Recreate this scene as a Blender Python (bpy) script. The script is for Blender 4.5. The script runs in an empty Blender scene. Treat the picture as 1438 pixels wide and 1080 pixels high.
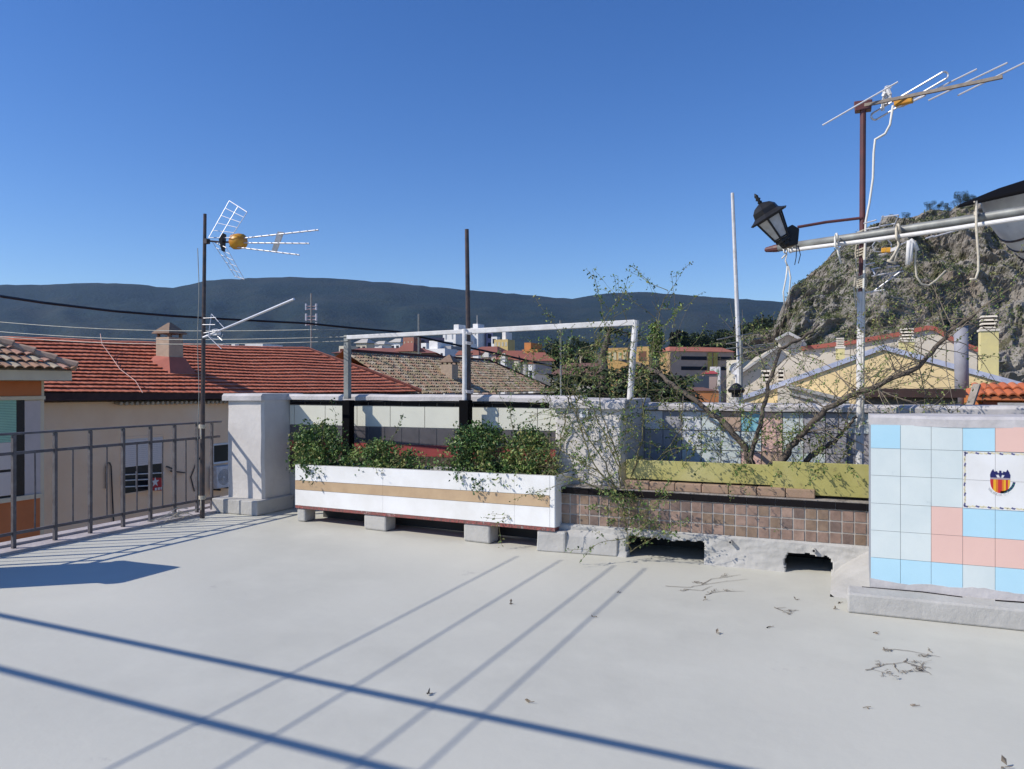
import bpy, math, random
from mathutils import Vector, Matrix, noise
random.seed(7)
scene = bpy.context.scene
# ---------------- camera ----------------
F = 1090.0; CU = 719.0; CV = 540.0; H = 1.66
YAW = math.radians(23.4); CS = math.cos(YAW); SN = math.sin(YAW)
cd = bpy.data.cameras.new("camera"); cam = bpy.data.objects.new("camera", cd)
scene.collection.objects.link(cam); scene.camera = cam
cam.location = (0, 0, H); cam.rotation_euler = (math.radians(90), 0, YAW)
cd.sensor_width = 36; cd.lens = 36 * F / 1438; cd.clip_start = 0.05; cd.clip_end = 30000
# ---------------- light ----------------
LS = Vector((.79, .61, -.79)).normalized()      # the way sunlight travels
EL = math.asin(-LS.z); AZ = math.atan2(-LS.x, -LS.y)
w = bpy.data.worlds.new("World"); scene.world = w; w.use_nodes = True
nt = w.node_tree; bg = nt.nodes["Background"]
sky = nt.nodes.new("ShaderNodeTexSky"); sky.sky_type = 'NISHITA'; sky.sun_disc = False
sky.sun_elevation = EL; sky.sun_rotation = AZ
sky.altitude = 700; sky.air_density = 1.0; sky.dust_density = 0.2; sky.ozone_density = 3.0
hs = nt.nodes.new('ShaderNodeHueSaturation'); hs.inputs['Saturation'].default_value = 1.27; hs.inputs['Hue'].default_value = .513
nt.links.new(sky.outputs[0], hs.inputs['Color']); nt.links.new(hs.outputs[0], bg.inputs[0]); bg.inputs[1].default_value = 0.105
sd = bpy.data.lights.new("sun", 'SUN'); sd.energy = 3.4; sd.angle = math.radians(.33); sd.color = (1, .94, .85)
sun = bpy.data.objects.new("sun", sd); scene.collection.objects.link(sun)
sun.rotation_euler = LS.to_track_quat('-Z', 'Y').to_euler(); sun.location = (-8, -6, 12)
scene.view_settings.view_transform = 'Standard'; scene.view_settings.look = 'None'
scene.view_settings.exposure = 0.5; scene.view_settings.gamma = 1
scene.cycles.max_bounces = 6
HAZE = 3.6e-5
# ---------------- helpers ----------------
COL = scene.collection; WL = {}
def _w(X, Y, z): return Vector((CS * X - SN * Y, SN * X + CS * Y, z))
def PY(u, v, Y): return _w((u - CU) / F * Y, Y, H - (v - CV) / F * Y)          # point at a given depth
def PT(u, v, t): k = (u - CU) / F; return PY(u, v, t / (SN * k + CS))          # on the plane y = t
def PS(u, v, s): k = (u - CU) / F; return PY(u, v, s / (CS * k - SN))          # on the plane x = s
def PZ(u, v, z): return PY(u, v, (H - z) * F / (v - CV))                       # on the plane z
R = random.random
def rr(a, b): return a + (b - a) * R()
class M:
    def __init__(s): s.v = []; s.f = []; s.m = []
    def q(s, pts, mi=0):
        n = len(s.v); s.v += [tuple(p) for p in pts]; s.f.append(tuple(range(n, n + len(pts)))); s.m.append(mi)
    def box(s, x0, x1, y0, y1, z0, z1, mi=0):
        s.hexa([(x0,y0,z0),(x1,y0,z0),(x1,y1,z0),(x0,y1,z0)], [(x0,y0,z1),(x1,y0,z1),(x1,y1,z1),(x0,y1,z1)], mi); return s
    def hexa(s, lo, hi, mi=0):
        n = len(s.v); k = len(lo); s.v += [tuple(p) for p in lo] + [tuple(p) for p in hi]
        s.f.append(tuple(n + i for i in range(k - 1, -1, -1))); s.f.append(tuple(n + k + i for i in range(k)))
        for i in range(k): j = (i + 1) % k; s.f.append((n + i, n + j, n + k + j, n + k + i))
        s.m += [mi] * (k + 2); return s
    def prism(s, pts, vec, mi=0):
        vec = Vector(vec); return s.hexa([Vector(p) for p in pts], [Vector(p) + vec for p in pts], mi)
    def beam(s, p, q, w, h=None, mi=0, up=(0,0,1)):
        p = Vector(p); q = Vector(q); h = h or w; d = (q - p).normalized(); a = d.cross(Vector(up))
        if a.length < 1e-3: a = d.cross(Vector((1,0,0)))
        a.normalize(); b = a.cross(d); a = a * w / 2; b = b * h / 2
        return s.hexa([p - a - b, p + a - b, p + a + b, p - a + b], [q - a - b, q + a - b, q + a + b, q - a + b], mi)
    def tube(s, pts, r, n=8, mi=0, cap=True):
        pts = [Vector(p) for p in pts]; L = len(pts); rs = r if isinstance(r, (list, tuple)) else [r] * L
        base = len(s.v); a = None
        for i, p in enumerate(pts):
            d = (pts[min(i + 1, L - 1)] - pts[max(i - 1, 0)])
            d = d.normalized() if d.length > 1e-9 else Vector((0,0,1))
            if a is None:
                a = d.cross(Vector((0,0,1)))
                if a.length < .05: a = d.cross(Vector((1,0,0)))
            a = (a - d * a.dot(d)).normalized(); b = d.cross(a)
            for k in range(n):
                t = 2 * math.pi * k / n; s.v.append(tuple(p + (a * math.cos(t) + b * math.sin(t)) * rs[i]))
        for i in range(L - 1):
            for k in range(n):
                j = (k + 1) % n; s.f.append((base + i*n + k, base + i*n + j, base + (i+1)*n + j, base + (i+1)*n + k)); s.m.append(mi)
        if cap:
            s.f.append(tuple(base + k for k in range(n - 1, -1, -1))); s.f.append(tuple(base + (L-1)*n + k for k in range(n))); s.m += [mi, mi]
        return s
    def lathe(s, prof, n=16, o=(0,0,0), ax=(0,0,1), mi=0):
        ax = Vector(ax).normalized(); o = Vector(o)
        return s.tube2([(o + ax * z, r) for r, z in prof], ax, n, mi)
    def tube2(s, pr, ax, n, mi, ph=0):
        a = ax.cross(Vector((0,0,1)))
        if a.length < .05: a = ax.cross(Vector((1,0,0)))
        a.normalize(); b = ax.cross(a); base = len(s.v); L = len(pr)
        for p, r in pr:
            for k in range(n):
                t = 2 * math.pi * (k + ph) / n; s.v.append(tuple(p + (a * math.cos(t) + b * math.sin(t)) * max(r, 1e-4)))
        for i in range(L - 1):
            for k in range(n):
                j = (k + 1) % n; s.f.append((base + i*n + k, base + i*n + j, base + (i+1)*n + j, base + (i+1)*n + k)); s.m.append(mi)
        s.f.append(tuple(base + k for k in range(n - 1, -1, -1))); s.f.append(tuple(base + (L-1)*n + k for k in range(n))); s.m += [mi, mi]
        return s
    def leaf(s, p, size, mi=0, d=None):
        a = Vector((rr(-1,1), rr(-1,1), rr(-1,1)))
        if d is not None: a = a * .6 + d
        a.normalize(); b = a.cross(Vector((rr(-1,1), rr(-1,1), rr(-1,1)))).normalized()
        n = a.cross(b) * size * .12; L = size * rr(.7, 1.3); p = Vector(p)
        s.q([p, p + a*L*.5 + b*L*.28 + n, p + a*L, p + a*L*.5 - b*L*.28 + n], mi)
def tag(o, label=None, cat=None, group=None, kind=None):
    if label: o['label'] = label
    if cat: o['category'] = cat
    if group: o['group'] = group
    if kind: o['kind'] = kind
    return o
def thing(name, loc, label, cat, group=None):
    o = bpy.data.objects.new(name, None); COL.objects.link(o); o.location = loc; o.empty_display_size = .1
    WL[o.name] = Vector(loc); return tag(o, label, cat, group)
def make(name, m, mats, parent=None, label=None, cat=None, group=None, kind=None, smooth=False, bevel=0):
    if not isinstance(mats, (list, tuple)): mats = [mats]
    if parent is None:
        xs = [v[0] for v in m.v]; ys = [v[1] for v in m.v]; zs = [v[2] for v in m.v]
        O = Vector(((min(xs)+max(xs))/2, (min(ys)+max(ys))/2, min(zs)))
    else: O = WL[parent.name]
    me = bpy.data.meshes.new(name)
    me.from_pydata([(v[0]-O.x, v[1]-O.y, v[2]-O.z) for v in m.v], [], m.f)
    for x in mats: me.materials.append(x)
    me.polygons.foreach_set('material_index', m.m)
    if smooth: me.polygons.foreach_set('use_smooth', [True] * len(m.f))
    me.update()
    o = bpy.data.objects.new(name, me); COL.objects.link(o); WL[o.name] = O
    if parent is None: o.location = O
    else: o.parent = parent
    if bevel:
        b = o.modifiers.new('bevel', 'BEVEL'); b.width = bevel; b.segments = 2; b.limit_method = 'ANGLE'; b.angle_limit = .7
    return tag(o, label, cat, group, kind)
def setting(name, m, mats, **k): return make(name, m, mats, kind='structure', **k)
# ---------------- materials ----------------
def lin(c):
    return tuple(((x/255)/12.92 if x/255 <= .04045 else ((x/255+.055)/1.055)**2.4) for x in c) + (1,)
MATS = {}
def mat(name, c, rough=.8, c2=None, sc=4, bump=0, bsc=None, metal=0, c3=None, sc3=.6, lo=.35, hi=.65, lin_=False, spec=.35, bd=.02, dirt=None, det=6, trans=0):
    m = bpy.data.materials.new(name); m.use_nodes = True; n = m.node_tree.nodes; l = m.node_tree.links
    b = n['Principled BSDF']; b.inputs['Roughness'].default_value = rough; b.inputs['Metallic'].default_value = metal
    b.inputs['Specular IOR Level'].default_value = spec
    C = lambda x: tuple(x) + (1,) if len(x) == 3 else x
    tc = n.new('ShaderNodeTexCoord'); geo = n.new('ShaderNodeNewGeometry')
    pos = geo.outputs['Position']
    def nz(scale, detail=det, rg=.6):
        t = n.new('ShaderNodeTexNoise'); t.inputs['Scale'].default_value = scale; t.inputs['Detail'].default_value = detail
        t.inputs['Roughness'].default_value = rg; l.new(pos, t.inputs['Vector']); return t.outputs['Fac']
    def ramp(f, a, b_):
        r = n.new('ShaderNodeMapRange'); r.inputs[1].default_value = a; r.inputs[2].default_value = b_; l.new(f, r.inputs[0]); return r.outputs[0]
    def mix(f, A, B):
        x = n.new('ShaderNodeMix'); x.data_type = 'RGBA'
        l.new(f, x.inputs[0])
        for s_, val in ((6, A), (7, B)):
            if isinstance(val, tuple): x.inputs[s_].default_value = val
            else: l.new(val, x.inputs[s_])
        return x.outputs[2]
    cur = C(c)
    if c2 is not None: cur = mix(ramp(nz(sc), lo, hi), cur, C(c2))
    if c3 is not None: cur = mix(ramp(nz(sc3, 4), .48, .68), cur, C(c3))
    for dq in ([] if dirt is None else dirt if isinstance(dirt, list) else [dirt]): cur = mix(ramp(nz(dq[1], 8, .75), dq[2], dq[2] + .08), cur, C(dq[0]))
    if isinstance(cur, tuple): b.inputs['Base Color'].default_value = cur
    else: l.new(cur, b.inputs['Base Color'])
    if bump:
        bp = n.new('ShaderNodeBump'); bp.inputs['Strength'].default_value = bump; bp.inputs['Distance'].default_value = bd
        l.new(nz(bsc or sc * 4, 8), bp.inputs['Height']); l.new(bp.outputs[0], b.inputs['Normal'])
    if trans:
        b.inputs['Subsurface Weight'].default_value = 0
    MATS[name] = m; return m
m_floor = mat('terrace_paint', (.55,.54,.468), .62, (.475,.467,.405), 1.6, .35, 7, c3=(.595,.58,.50), sc3=.4, bd=.008, dirt=[((.43,.415,.37), 1.4, .64), ((.30,.28,.25), 38, .76), ((.66,.64,.58), 3.1, .70)], hi=.75)
m_grey = mat('grey_render', (.47,.455,.425), .8, (.38,.37,.345), 3, .6, 22, bd=.012, dirt=((.2,.2,.2), 3.2, .68))
m_lilac = mat('lilac_render', (.66,.625,.585), .8, (.56,.53,.50), 2.5, .5, 18, bd=.01, dirt=((.3,.3,.32), 2.6, .69))
m_cop = mat('coping_paint', (.58,.55,.54), .75, (.44,.42,.41), 5, .5, 25, bd=.01, dirt=((.2,.2,.22), 5, .66))
m_white = mat('white_glaze', (.80,.80,.79), .22, (.70,.69,.66), 2.5, spec=.5, dirt=((.56,.53,.48), 3.5, .70), det=9)
m_tan = mat('tan_glaze', (.50,.36,.22), .3, (.44,.31,.19), 6, spec=.5, det=3)
m_cream = mat('cream_tile', (.72,.71,.60), .3, (.66,.65,.55), 3, spec=.5)
m_dark = mat('dark_tile', (.085,.08,.085), .3, (.11,.10,.105), 8, spec=.5)
m_black = mat('black_tile', (.010,.008,.009), .35, spec=.12)
m_grout = mat('grout', (.46,.42,.37), .9, (.34,.31,.28), 9)
m_groutd = mat('dark_grout', (.25,.23,.22), .9)
m_groutb = mat('bluish_grout', (.30,.33,.37), .9, (.24,.26,.3), 6)
m_br = [mat('brown_tile_%s' % n, c, .28, tuple(x*.65 for x in c), 16, .1, 30, spec=.5, bd=.003) for n, c in (('a', (.30,.20,.155)), ('b', (.20,.14,.115)), ('c', (.36,.245,.19)), ('d', (.26,.18,.125)))]
m_redt = mat('red_board', (.32,.055,.05), .6, (.24,.05,.045), 5)
m_pale = mat('pale_blue_tile', (.66,.72,.70), .18, (.60,.67,.66), 3.5, spec=.5, dirt=[((.50,.56,.57), 7, .66), ((.40,.42,.42), 30, .74)])
m_blue = mat('sky_blue_tile', (.46,.70,.80), .25, (.42,.66,.77), 2, spec=.5)
m_pink = mat('pink_tile', (.78,.52,.44), .25, (.74,.49,.42), 2, spec=.5)
m_turq = mat('turquoise_tile', (.22,.52,.60), .3, (.3,.58,.66), 9, spec=.5)
m_iron = mat('grey_painted_iron', (.075,.065,.068), .5, (.13,.12,.125), 14, .3, 40, bd=.003, dirt=((.13,.05,.03), 9, .64))
m_irond = mat('dark_pipe_paint', (.035,.035,.042), .45, (.09,.06,.05), 12, .2, 40, bd=.002)
m_galv = mat('galvanised_steel', (.66,.68,.69), .4, (.50,.52,.54), 5, metal=.08, dirt=((.2,.2,.2), 14, .62))
m_galvd = mat('weathered_tube', (.30,.31,.29), .55, (.20,.20,.19), 7, .2, 30, metal=.3, bd=.003)
m_alu = mat('aluminium', (.62,.62,.64), .4, metal=.5)
m_wpipe = mat('white_pipe_paint', (.72,.71,.70), .5, (.58,.56,.53), 9, dirt=((.25,.14,.08), 11, .64))
m_maroon = mat('maroon_paint', (.13,.045,.045), .5, (.09,.04,.04), 8, dirt=((.25,.18,.15), 12, .66))
m_rope = mat('rope', (.62,.56,.44), .9, (.45,.40,.32), 40)
m_cordw = mat('white_cord', (.68,.66,.60), .8)
m_cable = mat('black_cable', (.012,.012,.016), .6)
m_yplast = mat('yellow_plastic', (.62,.33,.03), .4, (.5,.2,.03), 14)
m_blackm = mat('black_metal', (.009,.009,.010), .5, (.018,.018,.019), 20, .3, 60, bd=.002)
m_matt = mat('matt_black', (.006,.006,.007), .9, spec=.05)
m_glass = mat('frosted_glass', (.50,.50,.50), .25, (.36,.35,.33), 12, spec=.5)
m_wglass = mat('window_glass', (.02,.025,.03), .08, spec=.6)
m_soil = mat('soil', (.06,.045,.03), .95, (.10,.08,.06), 12, .8, 30)
m_olive = mat('olive_board', (.42,.385,.13), .6, (.36,.33,.11), 5, .1, 20, dirt=((.20,.17,.07), 5, .62), c3=(.46,.42,.19), sc3=2)
m_brickl = mat('pinkish_brick', (.36,.24,.17), .85, (.30,.21,.14), 9, .4, 40, bd=.006)
m_bark = mat('bark', (.075,.058,.046), .9, (.15,.125,.10), 18, .7, 60, bd=.01)
m_barkg = mat('green_twig', (.13,.14,.045), .8, (.19,.15,.09), 20)
m_twig = mat('dry_twig', (.15,.12,.09), .85, (.24,.20,.15), 30)
m_lf = [mat('leaf_%s' % n, c, .5, tuple(x*.7 for x in c), 8, spec=.3) for n, c in (('deep', (.045,.10,.032)), ('mid', (.095,.18,.045)), ('light', (.21,.29,.075)), ('olive', (.27,.27,.09)))]
m_need = [mat('needle_%s' % n, c, .7, tuple(x*.6 for x in c), 5) for n, c in (('a', (.018,.035,.012)), ('b', (.035,.06,.02)), ('c', (.06,.085,.025)))]
# ================= THE TERRACE =================
TW = 8.40                                       # plane of the parapet behind the planters
m = M(); m.box(-7.85, 9.0, -7.0, 8.75, -.35, 0); setting('floor', m, m_floor)
m_bwall = mat('building_render', (.5,.46,.4), .9, (.42,.38,.33), 2, .3, 12)
m = M(); m.box(-7.8, 9.0, -7.0, 8.7, -9.0, -.352)
b = make('terrace_building', m, m_bwall, label='pale rendered building carrying the grey painted roof terrace', cat='building')
# -- parapet --
par = thing('parapet_wall', (-2.4, TW, 0), 'long tiled parapet wall with rounded grey coping closing the far side of the terrace', 'parapet')
zz = lambda v: PT(600, v, TW).z
z1, z2, z3, z4, z5, z6 = zz(554.5), zz(563), zz(571), zz(601), zz(625), zz(641)
DZ = .072; m = M(); m.box(-6.9, -2.4, TW + .008, TW + .26, .0, z2 - .002); m.box(-2.4, 4.6, TW + .008, TW + .26, .0, z2 - DZ - .002); make('wall', m, m_grey, par)
m = M()
def rcop(m, s0, s1, t0, t1, za, zb, e=.028, mi=0):   # soft-edged coping run with slight waviness
    n = max(2, int((s1 - s0) / .12)); base = len(m.v)
    prof = [(t0, za), (t0, zb - e), (t0 + e, zb), (t1 - e, zb), (t1, zb - e), (t1, za)]
    for i in range(n + 1):
        s = s0 + (s1 - s0) * i / n
        for t, z in prof:
            w_ = noise.noise(Vector((s * 2.1, t * 3, z * 5))) * .010; m.v.append((s, t + w_, z + w_))
    k = len(prof)
    for i in range(n):
        for j in range(k):
            a = base + i*k + j; b_ = base + i*k + (j+1) % k; m.f.append((a, b_, b_ + k, a + k)); m.m.append(mi)
    m.f.append(tuple(base + j for j in range(k - 1, -1, -1))); m.f.append(tuple(base + n*k + j for j in range(k))); m.m += [mi, mi]
rcop(m, -6.90, -2.80, TW - .06, TW + .30, z2, z1); rcop(m, -2.04, 4.6, TW - .06, TW + .30, z2 - DZ, z1 - DZ)
make('coping', m, m_cop, par)
def tl(m, s0, s1, za, zb, t, mi, g=.0045, th=.007): m.box(s0 + g, s1 - g, t - th, t, za + g, zb - g, mi)
m = M(); m.box(-6.89, -2.82, TW + .001, TW + .007, z6 - .25, z2 - .004, 5)
s = -6.89
while s < -2.83:
    e = min(s + .25, -2.82); tl(m, s, e, z3, z2 - .005, TW, 2); tl(m, s, e, z5, z4, TW, 1); s += .25
s = -6.89 + .08
m_list = [m_cream, m_dark, m_black, m_redt, m_grey, m_grout, m_soil]
tl(m, -6.89, s, z4, z3, TW, 0)
while s < -2.83:
    e = min(s + .5, -2.82); tl(m, s, e, z4, z3, TW, 0); s += .5
m.box(-6.89, -2.82, TW - .004, TW, z6, z5 - .002, 3); m.box(-6.89, -2.82, TW - .003, TW, z6 - .25, z6 - .002, 6)  # dark strip below the red band paints in the shaded gap behind the planter
make('tile_cladding', m, m_list, par, label='cream and dark grey tile bands above a red band')
m = M(); m.box(-2.05, 4.5, TW + .001, TW + .007, .5, z2 - DZ - .004, 7)
rows = ["wwllbpllmmmlmmmmmmmmmmmmmmmmmmmm", "wlllllplbmmmmlmmmmmmmmmmmmmmmmmm", "lllwpplllmmmmmmmmlmmmmmmmmmmmmmm", "llltpptbllmmmmmmmmmmmmmmmmmmmmmm"]
rows = ["wgwltbplmmlmmmmmlmmmmmmmmmmmmmmmm", "ggwlllplmmmmlmmmmmmmmmmmmmmmmmmm", "gglllptllmmmmmmmmmlmmmmmmmmmmmmm", "gglltppblmmmmmmmmmmmmmmmmmmmmmmm"]
mi_ = dict(w=0, l=1, b=2, p=3, t=4, m=5, g=6)
for r, row in enumerate(rows):
    for c, ch in enumerate(row):
        a = -2.05 + .205 * c
        if a > 4.3: break
        tl(m, a, a + .205, z2 - DZ - .01 - .205 * (r + 1), z2 - DZ - .01 - .205 * r, TW, mi_[ch])
m_mauve = mat('mauve_painted_tile', (.40,.38,.40), .6, (.33,.33,.36), 4, dirt=((.25,.25,.26), 5, .6))
m_tpink = mat('buff_tile', (.55,.40,.30), .4, (.48,.35,.27), 6)
m_gtile = mat('grey_painted_tile', (.40,.40,.43), .7, (.35,.35,.38), 5)
m_whitet = mat('white_tile', (.74,.76,.78), .3, (.68,.70,.72), 4)
make('tile_patchwork', m, [m_whitet, m_pale, m_turq, m_pink, m_tpink, m_mauve, m_gtile, m_groutd], par, label='patchwork of blue, pink and mauve tiles')
m = M(); m.tube([(-6.85, TW - .03, z2 - .02), (-5, TW - .032, z2 - .012), (-4, TW - .03, z2 - .02), (-2.85, TW - .03, z2 - .014)], .011, 6); make('conduit', m, m_cable, par)
# -- pillars --
def pillar(name, s0, s1, t0, t1, zb, zt, label, sg=None):
    p = thing(name, ((s0+s1)/2, (t0+t1)/2, zb), label, 'pillar')
    n = 10; mm = M()
    # gently uneven plaster shaft
    def ring(z, gx):
        pts = []
        cs = [(s0, t0), (s1, t0), (s1, t1), (s0, t1)]
        for i in range(4):
            (xa, ya), (xb, yb) = cs[i], cs[(i+1) % 4]
            for j in range(6):
                f = .06 if j == 0 else j / 6 if j < 5 else .94
                f = [.045, .2, .4, .6, .8, .955][j]
                x = xa + (xb-xa)*f; y = ya + (yb-ya)*f; q = noise.noise(Vector((x*2.3, y*2.3, z*2.3))) * .014
                pts.append((x + q, y + q, z))
        return pts
    base = len(mm.v); N = 24
    for i in range(n + 1): mm.v += ring(zb + (zt - .09 - zb) * i / n, 0)
    for i in range(n):
        for k in range(N):
            j = (k+1) % N; mm.f.append((base+i*N+k, base+i*N+j, base+(i+1)*N+j, base+(i+1)*N+k)); mm.m.append(0)
    mm.f.append(tuple(base + n*N + k for k in range(N))); mm.m.append(0)
    make('shaft', mm, m_lilac, p, smooth=False)
    mm = M(); rcop(mm, s0 - .035, s1 + .012, t0 - .045, t1, zt - .092, zt, .03); make('cap', mm, m_cop, p)
    return p
p1 = pillar('corner_pillar', -7.50, -6.90, 7.88, TW + .30, 0, PT(340, 552.5, 7.9).z, 'pale plastered square pillar at the left corner, where the iron railing ends')
m = M(); m.box(-7.58, -6.83, 7.70, TW, 0.002, .185); make('plinth', m, m_grey, p1, bevel=.012)
zl = PT(786, 683, 7.36).z
p2 = pillar('middle_pillar', PT(778, 600, 7.6).x, PT(877, 600, 7.6).x, 7.6, TW + .28, zl, PT(830, 561, 7.6).z, 'pale plastered pillar behind the rose twigs, between the white planter and the olive planter')
c = PT(820, 580, 7.585)
m = M(); m.box(c.x - .045, c.x + .045, c.y - .004, c.y + .012, c.z - .045, c.z + .045)
m.tube([c + Vector((-.02,-.007,-.012)), c + Vector((-.008,-.007,.012)), c + Vector((.0,-.007,-.008)), c + Vector((.014,-.007,.016)), c + Vector((.022,-.007,-.004))], .0035, 5, 1)
make('ceramic_number_tile', m, [m_whitet, m_dark], label='small white ceramic tile with worn dark marks set high on the middle pillar', cat='wall tile')
# -- low brown-tiled wall carrying the olive planter --
lw = thing('low_tiled_wall', (-.8, 7.4, 0), 'low brown-tiled wall with a black tile edge and drain openings at its foot', 'low wall')
SL, SR = -3.35, 1.45
tb = 7.36; zt0 = zl - .07; zb0 = zt0 - .3
m = M(); m.box(SL, SR, tb, tb + .14, zb0 + .001, zl - .012, 4)
k = int((SR - SL) / .1)
for i in range(k):
    for r in range(3):
        j = rr(-.0015, .0015); m.box(SL + .1*i + .007, SL + .1*i + .093, tb - .006 + j, tb + .002, zb0 + .1*r + .007, zb0 + .1*r + .093, random.choice([0,0,1,2,3,3]))
make('brown_tiles', m, m_br + [m_grout], lw)
m = M(); s = SL
while s < SR:
    m.box(s + .0025, min(s + .25, SR) - .0025, tb - .016, tb + .002, zt0 + .004, zl - .004); s += .25
make('black_tile_edge', m, m_black, lw)
m = M(); m.box(SL, SR, tb + .002, tb + .42, zl - .012, zl + .003); make('ledge', m, mat('ledge_plaster', (.36,.33,.30), .85, (.24,.21,.18), 7, .5, 30), lw)
# rough rendered base with two openings
hA = (PT(880, 770, 7.30).x, PT(990, 770, 7.30).x, PT(930, 757, 7.3).z); hB = (PT(1104, 790, 7.30).x, PT(1168, 790, 7.30).x, PT(1135, 779, 7.3).z)
m = M(); SB = PT(753, 770, 7.2).x + .02; nx, nz_ = 300, 26
def solid(x, z):
    for a, b_, h in (hA, hB):
        wv = noise.fractal(Vector((x*9, z*9, 3)), .8, 2, 4) * .022; hh = h + noise.fractal(Vector((x*7, 7, 1)), .8, 2, 4)*.02; e = .05
        if a + wv < x < b_ + wv and z < hh and not any((x - cx_)**2 + (z - hh + e)**2 > e*e and (x - cx_)*s_ > 0 and z > hh - e for cx_, s_ in ((a + e, -1), (b_ - e, 1))): return False
    return True
idx = {}
def gv(i, j):
    if (i, j) not in idx:
        x = SB + (SR - SB) * i / nx; z = (zb0 + .004) * j / nz_
        y = 7.315 - .045 * (1 - j / nz_)**2 + noise.fractal(Vector((x*5, z*9, 0)), .8, 2, 4) * .012
        y += (.045 if j == nz_ else 0)
        idx[(i, j)] = len(m.v); m.v.append((x, y, z))
        m.v.append((x, y + .11, z))
    return idx[(i, j)]
for i in range(nx):
    for j in range(nz_):
        xc = SB + (SR-SB)*(i+.5)/nx; zc = zb0*(j+.5)/nz_
        if not solid(xc, zc): continue
        a, b_, c_, d_ = gv(i, j), gv(i+1, j), gv(i+1, j+1), gv(i, j+1)
        m.f.append((a, b_, c_, d_)); m.m.append(0)
        for (di, dj, e1, e2) in ((-1,0,d_,a), (1,0,b_,c_), (0,1,c_,d_)):
            xx = SB + (SR-SB)*(i+.5+di)/nx; zq = zb0*(j+.5+dj)/nz_
            if j + dj < nz_ and not solid(xx, zq): m.f.append((e2, e1, e1+1, e2+1)); m.m.append(0)
make('rendered_base', m, m_grey, lw, smooth=True)
m = M(); m.box(SL, SR, 7.95, 8.02, 0.001, zb0 + .25); make('back_wall', m, mat('painted_void_shade', (.05,.05,.05), .95), lw)  # near-black back paints in the shade inside the openings
m = M(); s2 = PT(868, 770, 7.3).x; s1 = PT(753, 770, 7.2).x
m.hexa([(s1,7.20,0.001),(s2,7.26,0.001),(s2,7.34,0.001),(s1,7.34,0.001)], [(s1,7.225,.17),(s2,7.285,.17),(s2,7.34,.235),(s1,7.34,.235)])
make('foot_step', m, m_grey, lw, bevel=.012)
for u, v in ((926, 754), (1026, 760), (1143, 772)):
    c = PT(u, v, 7.30); mm = M(); mm.tube([c + Vector((0, .05, 0)), c + Vector((0, -.035, -.004))], [.017, .017], 10); mm.tube([c + Vector((0, -.036, -.004)), c + Vector((0, -.030, -.004))], .010, 8, 1)
    make('drain_spout', mm, [m_grey, m_black], lw)
# olive planter
op = thing('olive_planter', (-.4, 7.5, zl), 'long trough planter with olive painted boards standing on the brown-tiled wall', 'planter')
a = PT(880, 646, 7.52); b_ = PT(1219, 652, 7.52); aa = PT(880, 690, 7.52); zc = PT(1050, 680, 7.5).z
m = M(); sA = a.x; sM = PT(1087, 650, 7.5).x
m.box(sA, sM, 7.50, 7.53, zc, PT(900, 646, 7.5).z); m.box(sM - .01, SR, 7.47, 7.495, zl + .03, PT(1150, 650, 7.48).z)
m.box(sA - .002, sA + .02, 7.53, 8.1, zl + .03, PT(900, 646, 7.5).z - .01)
make('front_board', m, m_olive, op, bevel=.004)
m = M(); s = sA
while s < PT(1120, 690, 7.45).x:
    m.box(s, s + .245, 7.425, 7.50, zl + .004, zc - .012 + rr(-.004,.004)); s += .25
make('brick_course', m, m_brickl, op, bevel=.008)
m = M(); m.box(sA + .03, SR - .05, 7.54, TW - .02, zl + .005, PT(900, 660, 7.5).z); make('earth', m, m_soil, op)
# -- white tiled planter --
A = PY(415, 709, 9.42); B = PY(779, 741, 7.68)
wp = thing('white_planter', ((A.x+B.x)/2, (A.y+B.y)/2, 0), 'long white-tiled planter with a tan stripe, raised on low blocks', 'planter')
ax = (B - A); L = ax.length; ax.normalize(); inn = Vector((-ax.y, ax.x, 0)).normalized(); UPV = Vector((0,0,1)); HP = .5
HL = PY(415, 652.5, 9.42).z - A.z; HR = PY(779, 668.5, 7.68).z - B.z
def pp(f, d, h): return A + ax * (L * f) + inn * d + UPV * (h * (HL + (HR - HL) * f))
def ppbox(m, f0, f1, d0, d1, h0, h1, mi=0): m.hexa([pp(f0,d0,h0), pp(f1,d0,h0), pp(f1,d1,h0), pp(f0,d1,h0)], [pp(f0,d0,h1), pp(f1,d0,h1), pp(f1,d1,h1), pp(f0,d1,h1)], mi)
m = M(); ppbox(m, .004, .996, .006, .05, .02, .985); ppbox(m, .004, .996, .42, .47, .02, .985); ppbox(m, .004, .016, .05, .42, .02, .985); ppbox(m, .984, .996, .05, .42, .02, .985)
make('trough', m, m_grey, wp)
m = M(); js = [0, .385, .87, .985]; g = .00035
for f0, f1 in zip(js[:-1], js[1:]):
    ppbox(m, f0 + g, f1 - g, -.006, .006, .62, 1, 0); ppbox(m, f0 + g, f1 - g, -.006, .006, .39, .612, 1); ppbox(m, f0 + g, f1 - g, -.006, .006, 0, .382, 0)
for f0 in (.985,): ppbox(m, f0 + g, 1, -.004, .006, 0, 1, 0)
ppbox(m, .996, 1.002, .006, .47, 0, 1, 0); ppbox(m, -.002, .004, .006, .47, 0, 1, 0); ppbox(m, 0, 1, .006, .05, .985, 1, 0)
make('tile_cladding', m, [m_white, m_tan], wp)
m = M(); ppbox(m, .01, .99, .03, .45, .55, .80); make('earth', m, m_soil, wp)
m = M(); ppbox(m, .0, 1, -.003, .46, -.075, -.004); make('base_slab', m, mat('flaking_red_base', (.32,.09,.08), .9, (.14,.09,.08), 30, .8, 50, dirt=((.4,.38,.36), 12, .58)), wp)
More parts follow.
